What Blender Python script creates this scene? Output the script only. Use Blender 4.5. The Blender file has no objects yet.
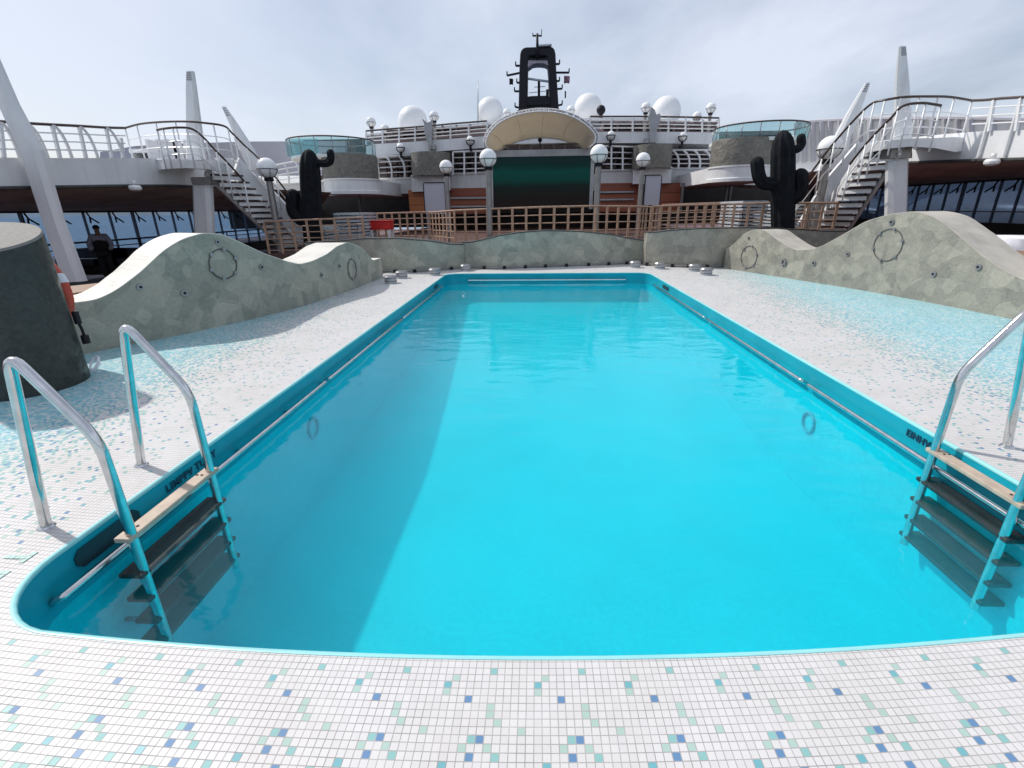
import bpy, bmesh, math, random
from mathutils import Vector, Matrix, noise
random.seed(7)
PI = math.pi
scene = bpy.context.scene
COL = scene.collection
R = math.radians

# ------------------------------------------------------------------ camera
EYE = Vector((0.0, 0.0, 1.5))
F, ROLL, PITCH, YAW = 480.0, R(0.7), R(19.997), R(3.041)
def ray(px, py):
    x, y = px - 512.0, 384.0 - py
    u = x*math.cos(ROLL) + y*math.sin(ROLL); v = -x*math.sin(ROLL) + y*math.cos(ROLL)
    c, s = math.cos(PITCH), math.sin(PITCH)
    d = Vector((u, F*c + v*s, -F*s + v*c))
    cy, sy = math.cos(YAW), math.sin(YAW)
    return Vector((d.x*cy - d.y*sy, d.x*sy + d.y*cy, d.z))
def PY(px, py, Y):
    d = ray(px, py); return EYE + d*((Y - EYE.y)/d.y)
def PX(px, py, X):
    d = ray(px, py); return EYE + d*((X - EYE.x)/d.x)
def PZ(px, py, z):
    d = ray(px, py); return EYE + d*((z - EYE.z)/d.z)
cam = bpy.data.cameras.new('camera'); camo = bpy.data.objects.new('camera', cam); COL.objects.link(camo)
cam.sensor_width = 36; cam.lens = F/1024*36; cam.clip_start = 0.05; cam.clip_end = 30000
fw = ray(512, 384).normalized(); rt = (ray(513, 384) - ray(511, 384)).normalized(); up = rt.cross(fw).normalized()
M = Matrix((rt, up, -fw)).transposed().to_4x4(); M.translation = EYE
camo.matrix_world = M; scene.camera = camo

# ------------------------------------------------------------------ materials
class NT:
    def __init__(s, m):
        s.t = m.node_tree; s.n = s.t.nodes; s.l = s.t.links
    def node(s, typ, **kw):
        n = s.n.new(typ)
        for k, v in kw.items():
            if k in ('operation', 'data_type', 'blend_type', 'feature', 'noise_dimensions', 'distance', 'voronoi_dimensions', 'interpolation', 'clamp', 'use_clamp', 'bands_direction', 'wave_type', 'sky_type'):
                setattr(n, k, v)
            else:
                s.set(n.inputs[k], v)
        return n
    def set(s, inp, v):
        if isinstance(v, bpy.types.NodeSocket): s.l.new(v, inp)
        else:
            if hasattr(inp, 'default_value'):
                if isinstance(v, tuple) and len(v) == 3 and inp.type == 'RGBA': v = (*v, 1)
                inp.default_value = v
    def m(s, op, a, b=None, c=None):
        n = s.n.new('ShaderNodeMath'); n.operation = op
        s.set(n.inputs[0], a)
        if b is not None: s.set(n.inputs[1], b)
        if c is not None: s.set(n.inputs[2], c)
        return n.outputs[0]
    def mix(s, f, a, b, bt='MIX'):
        n = s.n.new('ShaderNodeMix'); n.data_type = 'RGBA'; n.blend_type = bt
        s.set(n.inputs['Factor'], f); s.set(n.inputs[6], a); s.set(n.inputs[7], b)
        return n.outputs[2]
    def ramp(s, f, stops, interp='LINEAR'):
        n = s.n.new('ShaderNodeValToRGB'); n.color_ramp.interpolation = interp
        e = n.color_ramp.elements
        while len(e) < len(stops): e.new(0.5)
        for q, (p, c) in zip(e, stops):
            q.position = p; q.color = (*c, 1) if len(c) == 3 else c
        s.set(n.inputs[0], f); return n.outputs[0]
    def obj(s):
        return s.n.new('ShaderNodeTexCoord').outputs['Object']
    def noise(s, vec, scale, detail=3, rough=0.55, out=0):
        n = s.n.new('ShaderNodeTexNoise'); s.set(n.inputs['Vector'], vec)
        n.inputs['Scale'].default_value = scale; n.inputs['Detail'].default_value = detail; n.inputs['Roughness'].default_value = rough
        return n.outputs[out]
def newmat(name):
    m = bpy.data.materials.new(name); m.use_nodes = True
    nt = NT(m); b = nt.n['Principled BSDF']
    return m, nt, b
def bump(nt, b, h, strength=0.3, dist=0.01):
    n = nt.n.new('ShaderNodeBump'); n.inputs['Strength'].default_value = strength; n.inputs['Distance'].default_value = dist
    nt.set(n.inputs['Height'], h); nt.l.new(n.outputs[0], b.inputs['Normal'])
def paint(name, col, rough=0.5, var=0.08, scale=1.3, metal=0.0, streak=0.0, bumpy=0.0, spec=0.5):
    m, nt, b = newmat(name)
    o = nt.obj()
    n1 = nt.noise(o, scale, 5); dark = tuple(c*(1-var*2.2) for c in col); lite = tuple(min(1, c*(1+var)) for c in col)
    c = nt.ramp(n1, [(0.3, dark), (0.55, col), (0.8, lite)])
    if streak:
        mp = nt.n.new('ShaderNodeMapping'); nt.l.new(o, mp.inputs[0]); mp.inputs['Scale'].default_value = (6, 6, 0.5)
        n2 = nt.noise(mp.outputs[0], 1.0, 4)
        f = nt.ramp(n2, [(0.5, (0, 0, 0)), (0.8, (streak,)*3)])
        c = nt.mix(f, c, (0.33, 0.27, 0.2))
    nt.set(b.inputs['Base Color'], c); b.inputs['Roughness'].default_value = rough; b.inputs['Metallic'].default_value = metal
    b.inputs['Specular IOR Level'].default_value = spec
    if bumpy: bump(nt, b, nt.noise(o, 60, 3), bumpy, 0.004)
    return m
MT = {}
MT['white'] = paint('white_paint', (0.74, 0.75, 0.76), 0.4, 0.05, 0.8, streak=0.25)
MT['white2'] = paint('white_enamel', (0.78, 0.78, 0.78), 0.3, 0.03, 1.5)
def mk_cream():
    m = paint('cream_shell', (0.82, 0.78, 0.7), 0.6, 0.05, 0.7); nt = NT(m); b = nt.n['Principled BSDF']; out = nt.n['Material Output']
    tl = nt.node('ShaderNodeBsdfTranslucent', Color=(0.85, 0.79, 0.68)); mx = nt.n.new('ShaderNodeMixShader'); mx.inputs[0].default_value = 0.35
    nt.l.new(b.outputs[0], mx.inputs[1]); nt.l.new(tl.outputs[0], mx.inputs[2]); nt.l.new(mx.outputs[0], out.inputs[0]); return m
MT['cream'] = mk_cream()
MT['radome'] = paint('radome_white', (0.8, 0.8, 0.8), 0.35, 0.03, 0.4)
MT['black'] = paint('black_paint', (0.008, 0.007, 0.014), 0.55, 0.2, 0.6, spec=0.3)
MT['flock'] = paint('black_flocked_foam', (0.006, 0.008, 0.012), 0.85, 0.35, 6, bumpy=0.6, spec=0.25)
MT['railwood'] = paint('railing_brown', (0.42, 0.27, 0.185), 0.5, 0.15, 8)
MT['handwood'] = paint('dark_handrail_wood', (0.06, 0.035, 0.028), 0.4, 0.2, 10)
MT['post'] = paint('lamp_post_grey', (0.26, 0.245, 0.235), 0.35, 0.12, 3, metal=0.5)
MT['fin'] = paint('silver_grey_metal', (0.33, 0.33, 0.34), 0.35, 0.1, 2, metal=0.6)
MT['panelgrey'] = paint('board_grey', (0.42, 0.42, 0.48), 0.55, 0.03, 1)
MT['lounger'] = paint('lounger_grey', (0.42, 0.46, 0.5), 0.5, 0.1, 4)
MT['loungerb'] = paint('lounger_mauve', (0.16, 0.115, 0.11), 0.6, 0.2, 4)
MT['red'] = paint('red_plastic', (0.62, 0.015, 0.012), 0.4, 0.1, 2)
MT['orange'] = paint('orange_buoy', (0.5, 0.06, 0.03), 0.5, 0.1, 6)
MT['tread'] = paint('tan_tread', (0.5, 0.4, 0.31), 0.55, 0.12, 9, bumpy=0.2)
MT['darktread'] = paint('dark_tread', (0.016, 0.012, 0.011), 0.6, 0.3, 7)
MT['maroon'] = paint('dark_red_floor', (0.1, 0.032, 0.032), 0.6, 0.25, 1)
MT['dark'] = paint('dark_interior', (0.022, 0.018, 0.018), 0.6, 0.3, 1)
MT['ceiling'] = paint('gallery_ceiling', (0.55, 0.52, 0.46), 0.6, 0.15, 0.5)
MT['fabric'] = paint('white_cloth', (0.75, 0.75, 0.8), 0.8, 0.05, 5)
MT['skin'] = paint('skin_tone', (0.25, 0.13, 0.09), 0.5, 0.05, 5)
MT['shirt'] = paint('lilac_shirt', (0.32, 0.33, 0.42), 0.8, 0.05, 5)
MT['cloth'] = paint('black_cloth', (0.01, 0.01, 0.012), 0.9, 0.1, 5)
MT['flagw'] = paint('flag_cloth', (0.35, 0.2, 0.25), 0.8, 0.5, 3)
MT['tread2'] = paint('stair_tread_brown', (0.09, 0.05, 0.045), 0.6, 0.2, 5)
MT['ringgrey'] = paint('ring_grey', (0.1, 0.1, 0.095), 0.6, 0.2, 6)
MT['lilac'] = paint('grey_lilac_paint', (0.5, 0.49, 0.53), 0.6, 0.06, 0.6)
MT['mull'] = paint('mullion_grey', (0.2, 0.24, 0.3), 0.5, 0.05, 4)
MT['capstone'] = paint('cap_white_mosaic', (0.66, 0.64, 0.58), 0.55, 0.07, 3, bumpy=0.25)
MT['greylip'] = paint('dark_joint', (0.05, 0.05, 0.05), 0.7, 0.2, 4)
MT['canvas'] = paint('grey_canvas', (0.33, 0.3, 0.34), 0.8, 0.15, 1.2)

def mk_steel():
    m, nt, b = newmat('stainless_steel'); o = nt.obj()
    nt.set(b.inputs['Base Color'], nt.ramp(nt.noise(o, 14, 4), [(0.3, (0.55, 0.55, 0.55)), (0.7, (0.72, 0.72, 0.72))]))
    b.inputs['Metallic'].default_value = 1
    nt.set(b.inputs['Roughness'], nt.m('MULTIPLY_ADD', nt.noise(o, 25, 3), 0.15, 0.1))
    return m
MT['steel'] = mk_steel()
def mk_globe():
    m, nt, b = newmat('opal_globe'); b.inputs['Base Color'].default_value = (0.86, 0.86, 0.85, 1); b.inputs['Roughness'].default_value = 0.18
    o = nt.obj(); nt.set(b.inputs['Base Color'], nt.ramp(nt.noise(o, 5, 3), [(0.35, (0.8, 0.79, 0.77)), (0.6, (0.87, 0.87, 0.87))]))
    return m
MT['globe'] = mk_globe()
def mk_glass(name, tint, rough=0.02, body=0.0, bodycol=(0.3, 0.5, 0.6)):
    m, nt, b = newmat(name); nt.n.remove(b); out = nt.n['Material Output']
    tr = nt.node('ShaderNodeBsdfTransparent', Color=tint); gl = nt.n.new('ShaderNodeBsdfGlossy'); gl.inputs['Roughness'].default_value = rough
    fr = nt.n.new('ShaderNodeFresnel'); fr.inputs['IOR'].default_value = 1.5
    mx = nt.n.new('ShaderNodeMixShader')
    base = tr.outputs[0]
    if body:
        df = nt.node('ShaderNodeBsdfDiffuse', Color=bodycol); m2 = nt.n.new('ShaderNodeMixShader'); m2.inputs[0].default_value = body
        nt.l.new(tr.outputs[0], m2.inputs[1]); nt.l.new(df.outputs[0], m2.inputs[2]); base = m2.outputs[0]
    gg = nt.n.new('ShaderNodeNewGeometry')
    nt.set(mx.inputs[0], nt.m('MULTIPLY', fr.outputs[0], nt.m('SUBTRACT', 1.0, gg.outputs['Backfacing'])))
    nt.l.new(base, mx.inputs[1]); nt.l.new(gl.outputs[0], mx.inputs[2]); nt.l.new(mx.outputs[0], out.inputs[0])
    return m
MT['glassteal'] = mk_glass('teal_glass', (0.62, 0.84, 0.86), body=0.25, bodycol=(0.35, 0.62, 0.66))
MT['glassblue'] = mk_glass('tinted_blue_glass', (0.56, 0.66, 0.76), body=0.12, bodycol=(0.2, 0.27, 0.36))
MT['glassdark'] = mk_glass('tinted_dark_glass', (0.26, 0.31, 0.39), body=0.06, bodycol=(0.03, 0.05, 0.1))

def mk_stone(name, cols, scale=3.4):
    m, nt, b = newmat(name); o = nt.obj()
    wob = nt.n.new('ShaderNodeVectorMath'); wob.operation = 'MULTIPLY_ADD'
    nz = nt.noise(o, 2.2, 2, out=1); nt.l.new(nz, wob.inputs[0]); wob.inputs[1].default_value = (0.06, 0.06, 0.06); nt.l.new(o, wob.inputs[2])
    v = nt.node('ShaderNodeTexVoronoi', feature='F1', distance='EUCLIDEAN', Vector=wob.outputs[0], Scale=scale)
    v2 = nt.node('ShaderNodeTexVoronoi', feature='F1', distance='EUCLIDEAN', Vector=wob.outputs[0], Scale=scale*0.55)
    sx = nt.n.new('ShaderNodeSeparateColor'); nt.l.new(v.outputs['Color'], sx.inputs[0])
    sx2 = nt.n.new('ShaderNodeSeparateColor'); nt.l.new(v2.outputs['Color'], sx2.inputs[0])
    f = nt.m('ADD', nt.m('MULTIPLY', sx.outputs[0], 0.55), nt.m('MULTIPLY', sx2.outputs[1], 0.45))
    n = len(cols); c = nt.ramp(f, [(0.1 + 0.8*i/(n-1), q) for i, q in enumerate(cols)])
    c = nt.mix(nt.m('MULTIPLY', nt.noise(o, 38, 3), 0.35), c, tuple(q*0.6 for q in cols[n//2]))
    v3 = nt.node('ShaderNodeTexVoronoi', feature='F1', distance='CHEBYCHEV', Vector=o, Scale=36.0)
    sx3 = nt.n.new('ShaderNodeSeparateColor'); nt.l.new(v3.outputs['Color'], sx3.inputs[0])
    c = nt.mix(0.14 if cols[0][0] > 0.09 else 0.04, c, nt.ramp(sx3.outputs[0], [(0, (0.1, 0.13, 0.11)), (1, (0.45, 0.46, 0.4))]))
    nt.set(b.inputs['Base Color'], c); nt.set(b.inputs['Roughness'], nt.m('MULTIPLY_ADD', sx.outputs[1], 0.3, 0.35))
    vs = nt.node('ShaderNodeTexVoronoi', feature='SMOOTH_F1', Vector=wob.outputs[0], Scale=scale*0.8)
    hh = nt.m('ADD', nt.m('ADD', nt.m('MULTIPLY', sx.outputs[2], 0.15), nt.m('MULTIPLY', sx3.outputs[1], 0.1)), nt.m('MULTIPLY', nt.m('ADD', vs.outputs['Distance'], nt.noise(o, 5, 3)), 0.9))
    bump(nt, b, hh, 0.5, 0.045 if cols[0][0] > 0.09 else 0.01)
    return m
MT['stone'] = mk_stone('green_stone_mosaic', [(0.235, 0.25, 0.21), (0.315, 0.325, 0.27), (0.395, 0.395, 0.325), (0.48, 0.47, 0.39)], 5.0)
MT['stonew'] = mk_stone('beige_stone_mosaic', [(0.22, 0.21, 0.18), (0.285, 0.27, 0.228), (0.345, 0.327, 0.27), (0.42, 0.395, 0.325)], 5.0)
MT['capw'] = paint('cap_beige_mosaic', (0.47, 0.44, 0.38), 0.55, 0.1, 4, bumpy=0.25)
MT['column'] = mk_stone('dark_stone_mosaic', [(0.012, 0.0155, 0.016), (0.017, 0.021, 0.021), (0.023, 0.027, 0.0265)], 14)
MT['coltop'] = paint('column_top_grey', (0.2, 0.19, 0.18), 0.75, 0.1, 30, bumpy=0.5)
MT['drum'] = mk_stone('brown_stone_mosaic', [(0.1, 0.09, 0.078), (0.15, 0.135, 0.115), (0.19, 0.17, 0.15)], 9)

def mk_planks(name, c1, c2, axis=2, w=0.25):
    m, nt, b = newmat(name); o = nt.obj()
    s = nt.n.new('ShaderNodeSeparateXYZ'); nt.l.new(o, s.inputs[0])
    q = nt.m('DIVIDE', s.outputs[axis], w); i = nt.m('FLOOR', q); fr = nt.m('FRACT', q)
    wn = nt.node('ShaderNodeTexWhiteNoise', noise_dimensions='1D'); nt.l.new(i, wn.inputs['W'])
    mp = nt.n.new('ShaderNodeMapping'); nt.l.new(o, mp.inputs[0]); mp.inputs['Scale'].default_value = (2, 2, 2) if axis == 0 else (2, 2, 14)
    g = nt.noise(mp.outputs[0], 3, 5)
    c = nt.mix(nt.m('ADD', nt.m('MULTIPLY', wn.outputs['Value'], 0.5), nt.m('MULTIPLY', g, 0.5)), c1, c2)
    line = nt.m('LESS_THAN', fr, 0.06); c = nt.mix(line, c, tuple(k*0.25 for k in c1))
    nt.set(b.inputs['Base Color'], c); b.inputs['Roughness'].default_value = 0.5
    return m
MT['woodred'] = mk_planks('red_brown_cladding', (0.24, 0.06, 0.03), (0.36, 0.105, 0.05), 2, 0.5)
MT['woodredlit'] = mk_planks('red_brown_cladding_lit', (0.36, 0.11, 0.035), (0.5, 0.18, 0.06), 2, 0.5)  # lit copy of the red cladding, warm light put into its colour
MT['teak'] = mk_planks('teak_planks', (0.24, 0.14, 0.085), (0.36, 0.23, 0.15), 0, 0.09)

MT['teakdark'] = mk_planks('worn_dark_planks', (0.075, 0.035, 0.028), (0.12, 0.06, 0.045), 0, 0.09)
POOL_X0, POOL_X1, POOL_Y1, YA, YB, YC = -2.25, 2.75, 12.2, 1.27, 0.031, -0.6
def ynear(x): return YA + YB*(x - YC)**2
def mk_mosaic():
    m, nt, b = newmat('white_pool_mosaic'); o = nt.obj()
    s = nt.n.new('ShaderNodeSeparateXYZ'); nt.l.new(o, s.inputs[0]); x, y = s.outputs[0], s.outputs[1]
    T = 0.0252
    bow = nt.m('MULTIPLY', nt.m('POWER', nt.m('SUBTRACT', x, YC), 2.0), YB)
    fade = nt.m('SUBTRACT', 1.0, nt.m('MULTIPLY', nt.m('SUBTRACT', y, 1.6), 0.25)); fd = nt.n.new('ShaderNodeClamp'); nt.l.new(fade, fd.inputs[0])
    bowc = nt.m('MINIMUM', nt.m('MULTIPLY', bow, fd.outputs[0]), 0.35)
    v = nt.m('SUBTRACT', nt.m('SUBTRACT', y, bowc), YA)
    u = x
    qi, qj = nt.m('DIVIDE', u, T), nt.m('DIVIDE', v, T)
    i, j, fu, fv = nt.m('FLOOR', qi), nt.m('FLOOR', qj), nt.m('FRACT', qi), nt.m('FRACT', qj)
    g = 0.055
    eu = nt.m('MINIMUM', fu, nt.m('SUBTRACT', 1.0, fu)); ev = nt.m('MINIMUM', fv, nt.m('SUBTRACT', 1.0, fv))
    edge = nt.m('LESS_THAN', nt.m('MINIMUM', eu, ev), g)
    i2, j2 = nt.m('MULTIPLY', nt.m('ADD', i, 0.5), T), nt.m('MULTIPLY', nt.m('ADD', j, 0.5), T)
    # distance from the pool edge drives how many coloured tiles there are
    dn = nt.m('MULTIPLY', j2, -1.0)
    ds = nt.m('MAXIMUM', nt.m('SUBTRACT', POOL_X0, i2), nt.m('SUBTRACT', i2, POOL_X1))
    yk = nt.n.new('ShaderNodeMapRange'); nt.l.new(y, yk.inputs[0])
    for k, val in (('From Min', 2.0), ('From Max', 14.0), ('To Min', 1.0), ('To Max', 0.42)): yk.inputs[k].default_value = val
    ds = nt.m('MULTIPLY', ds, yk.outputs[0])
    d = nt.m('MAXIMUM', dn, ds)
    d = nt.m('ADD', d, nt.m('MULTIPLY', nt.m('SUBTRACT', nt.noise(o, 0.9, 2), 0.5), nt.m('MULTIPLY', nt.m('MAXIMUM', ds, 0.0), 0.35)))
    pr = nt.n.new('ShaderNodeValToRGB'); e = pr.color_ramp.elements
    stops = [(0.0, 0.0), (0.014, 0.0), (0.016, 0.035), (0.05, 0.055), (0.075, 0.085), (0.11, 0.08), (0.22, 0.1), (0.31, 0.33), (0.45, 0.8), (0.66, 0.96), (1.0, 0.98)]
    while len(e) < len(stops): e.new(0.5)
    for q, (p, val) in zip(e, stops): q.position = p; q.color = (val, val, val, 1)
    nt.set(pr.inputs[0], nt.m('DIVIDE', d, 3.0))
    im = nt.m('ADD', nt.m('FLOORED_MODULO', i, 12.0), 74.0)
    near = nt.m('LESS_THAN', ds, 0.0)
    isel = nt.m('ADD', nt.m('MULTIPLY', im, near), nt.m('MULTIPLY', i, nt.m('SUBTRACT', 1.0, near)))
    cv = nt.n.new('ShaderNodeCombineXYZ'); nt.l.new(isel, cv.inputs[0]); nt.l.new(j, cv.inputs[1])
    wn = nt.node('ShaderNodeTexWhiteNoise', noise_dimensions='2D'); nt.l.new(cv.outputs[0], wn.inputs['Vector'])
    sc = nt.n.new('ShaderNodeSeparateColor'); nt.l.new(wn.outputs['Color'], sc.inputs[0])
    colr = nt.m('MULTIPLY', nt.m('LESS_THAN', wn.outputs['Value'], pr.outputs[0]), nt.m('SUBTRACT', 1.0, near))
    im0 = nt.m('FLOORED_MODULO', i, 12.0)
    for seed, lo, hi in ((3.0, 0.07, 0.17), (61.0, 0.15, 0.36), (87.0, 0.27, 0.7)):
        wr = nt.node('ShaderNodeTexWhiteNoise', noise_dimensions='1D'); nt.set(wr.inputs['W'], nt.m('ADD', j, seed)); sr = nt.n.new('ShaderNodeSeparateColor'); nt.l.new(wr.outputs['Color'], sr.inputs[0])
        same = nt.m('COMPARE', im0, nt.m('FLOOR', nt.m('MULTIPLY', sr.outputs[0], 11.99)), 0.1)
        mr = nt.n.new('ShaderNodeMapRange'); nt.l.new(dn, mr.inputs[0]); mr.inputs['From Min'].default_value = lo - .03; mr.inputs['From Max'].default_value = hi
        on = nt.m('LESS_THAN', sr.outputs[1], mr.outputs[0])
        colr = nt.m('MAXIMUM', colr, nt.m('MULTIPLY', nt.m('MULTIPLY', same, on), near))
        cvc = nt.n.new('ShaderNodeCombineXYZ'); nt.l.new(nt.m('ADD', isel, 57.0), cvc.inputs[0]); nt.l.new(nt.m('ADD', j, 111.0), cvc.inputs[1])
    wnc = nt.node('ShaderNodeTexWhiteNoise', noise_dimensions='2D'); nt.l.new(cvc.outputs[0], wnc.inputs['Vector'])
    pick = wnc.outputs['Value']
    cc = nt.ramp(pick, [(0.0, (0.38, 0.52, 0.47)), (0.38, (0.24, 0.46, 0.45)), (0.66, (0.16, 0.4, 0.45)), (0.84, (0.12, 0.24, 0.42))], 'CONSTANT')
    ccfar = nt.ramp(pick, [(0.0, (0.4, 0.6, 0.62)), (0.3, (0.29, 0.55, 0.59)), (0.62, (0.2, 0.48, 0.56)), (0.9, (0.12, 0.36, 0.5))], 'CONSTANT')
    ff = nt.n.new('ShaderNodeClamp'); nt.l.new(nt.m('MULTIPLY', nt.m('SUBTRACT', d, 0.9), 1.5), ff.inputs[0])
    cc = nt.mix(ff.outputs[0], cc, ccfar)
    cv2 = nt.n.new('ShaderNodeCombineXYZ'); nt.l.new(i, cv2.inputs[0]); nt.l.new(j, cv2.inputs[1])
    wt = nt.node('ShaderNodeTexWhiteNoise', noise_dimensions='2D'); nt.l.new(cv2.outputs[0], wt.inputs['Vector'])
    wh = nt.ramp(wt.outputs['Value'], [(0, (0.6, 0.59, 0.59)), (0.5, (0.62, 0.61, 0.61)), (1, (0.64, 0.63, 0.63))])
    grime = nt.ramp(nt.noise(o, 2.2, 5), [(0.35, (0.93, 0.92, 0.9)), (0.6, (1, 1, 1))])
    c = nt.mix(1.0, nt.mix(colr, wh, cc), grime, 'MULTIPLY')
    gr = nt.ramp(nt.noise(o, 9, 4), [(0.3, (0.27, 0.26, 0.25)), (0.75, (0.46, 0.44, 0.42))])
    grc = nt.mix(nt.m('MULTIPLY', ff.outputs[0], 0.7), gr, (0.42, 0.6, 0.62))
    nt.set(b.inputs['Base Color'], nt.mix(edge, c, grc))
    nt.set(b.inputs['Roughness'], nt.m('ADD', nt.m('MULTIPLY', edge, 0.4), nt.m('MULTIPLY_ADD', wt.outputs['Value'], 0.15, 0.38)))
    b.inputs['Specular IOR Level'].default_value = 0.3
    bump(nt, b, nt.m('SUBTRACT', 1.0, edge), 0.25, 0.002)
    return m
MT['mosaic'] = mk_mosaic()
def mk_pool():
    m, nt, b = newmat('turquoise_pool_paint'); o = nt.obj()
    c = nt.ramp(nt.noise(o, 1.1, 5), [(0.3, (0.001, 0.52, 0.61)), (0.7, (0.002, 0.6, 0.69))])
    sp = nt.ramp(nt.noise(o, 26, 4, 0.75), [(0.4, (0.86, 0.9, 0.93)), (0.68, (1.08, 1.06, 1.04))])  # fine mottle painted in for the light streaks of small ripples
    nt.set(b.inputs['Base Color'], nt.mix(1.0, c, sp, 'MULTIPLY')); b.inputs['Roughness'].default_value = 0.35
    return m
MT['pool'] = mk_pool()
MT['lip'] = paint('aqua_lip_gelcoat', (0.3, 0.66, 0.67), 0.3, 0.06, 2)
MT['poolband'] = paint('teal_wall_band', (0.008, 0.36, 0.46), 0.35, 0.08, 1.2)
def mk_water():
    m, nt, b = newmat('pool_water'); nt.n.remove(b); out = nt.n['Material Output']; o = nt.obj()
    mp = nt.n.new('ShaderNodeMapping'); nt.l.new(o, mp.inputs[0]); mp.inputs['Scale'].default_value = (0.75, 1.5, 1)
    h = nt.m('ADD', nt.m('MULTIPLY', nt.noise(mp.outputs[0], 2.4, 1, 0.4), 0.7), nt.m('MULTIPLY', nt.noise(mp.outputs[0], 7.0, 2, 0.5), 0.22))
    bp = nt.n.new('ShaderNodeBump'); bp.inputs['Strength'].default_value = 0.17; bp.inputs['Distance'].default_value = 0.08; nt.l.new(h, bp.inputs['Height'])
    gl = nt.n.new('ShaderNodeBsdfGlossy'); gl.inputs['Roughness'].default_value = 0.015
    nt.l.new(bp.outputs[0], gl.inputs['Normal'])
    fr = nt.n.new('ShaderNodeFresnel'); fr.inputs['IOR'].default_value = 1.33; nt.l.new(bp.outputs[0], fr.inputs['Normal'])
    gg = nt.n.new('ShaderNodeNewGeometry'); sx = nt.n.new('ShaderNodeSeparateXYZ'); nt.l.new(gg.outputs['True Normal'], sx.inputs[0])
    upf = nt.m('GREATER_THAN', sx.outputs[2], 0.9); front = nt.m('SUBTRACT', 1.0, gg.outputs['Backfacing'])
    top = nt.m('MULTIPLY', upf, front)
    tr = nt.node('ShaderNodeBsdfTransparent', Color=(1.0, 1.0, 1.0))
    mx = nt.n.new('ShaderNodeMixShader'); nt.set(mx.inputs[0], nt.m('MULTIPLY', fr.outputs[0], top)); nt.l.new(tr.outputs[0], mx.inputs[1]); nt.l.new(gl.outputs[0], mx.inputs[2])
    nt.l.new(mx.outputs[0], out.inputs[0])
    vs = nt.node('ShaderNodeVolumeScatter', Color=(0.02, 0.83, 0.96), Density=0.21); va = nt.node('ShaderNodeVolumeAbsorption', Color=(0.0, 0.95, 1.0), Density=0.5)
    ad = nt.n.new('ShaderNodeAddShader'); nt.l.new(vs.outputs[0], ad.inputs[0]); nt.l.new(va.outputs[0], ad.inputs[1]); nt.l.new(ad.outputs[0], out.inputs['Volume'])
    return m
MT['water'] = mk_water()
def mk_sea():
    m, nt, b = newmat('sea_water'); o = nt.obj()
    nt.set(b.inputs['Base Color'], nt.ramp(nt.noise(o, 0.004, 4), [(0.3, (0.08, 0.17, 0.27)), (0.7, (0.12, 0.22, 0.33))])); b.inputs['Roughness'].default_value = 0.25
    bump(nt, b, nt.noise(o, 0.3, 4), 0.4, 0.6); return m
MT['sea'] = mk_sea()
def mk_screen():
    m, nt, b = newmat('led_screen_reflection'); o = nt.obj()
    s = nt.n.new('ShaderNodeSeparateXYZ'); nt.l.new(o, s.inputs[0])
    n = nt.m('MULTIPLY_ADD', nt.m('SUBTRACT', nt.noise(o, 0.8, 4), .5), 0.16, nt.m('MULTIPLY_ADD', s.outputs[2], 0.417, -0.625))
    c = nt.ramp(n, [(0.08, (0.007, 0.0055, 0.0055)), (0.3, (0.004, 0.009, 0.009)), (0.42, (0.0015, 0.028, 0.025)), (0.58, (0.0015, 0.034, 0.03)), (0.68, (0.0015, 0.017, 0.017)), (0.8, (0.004, 0.014, 0.016)), (0.97, (0.004, 0.006, 0.008))])  # teal and dark bands: a reflection on the screen painted in as emission
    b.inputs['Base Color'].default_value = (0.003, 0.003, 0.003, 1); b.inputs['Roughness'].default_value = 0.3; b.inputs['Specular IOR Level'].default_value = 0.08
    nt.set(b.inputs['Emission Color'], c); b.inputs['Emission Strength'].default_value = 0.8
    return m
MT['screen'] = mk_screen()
MT['ink'] = paint('navy_lettering', (0.004, 0.02, 0.06), 0.4, 0.1, 5)
MT['tealtile'] = paint('teal_tile', (0.4, 0.6, 0.55), 0.35, 0.1, 40)
MT['slot'] = paint('skimmer_dark', (0.004, 0.03, 0.045), 0.5, 0.2, 5)

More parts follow.
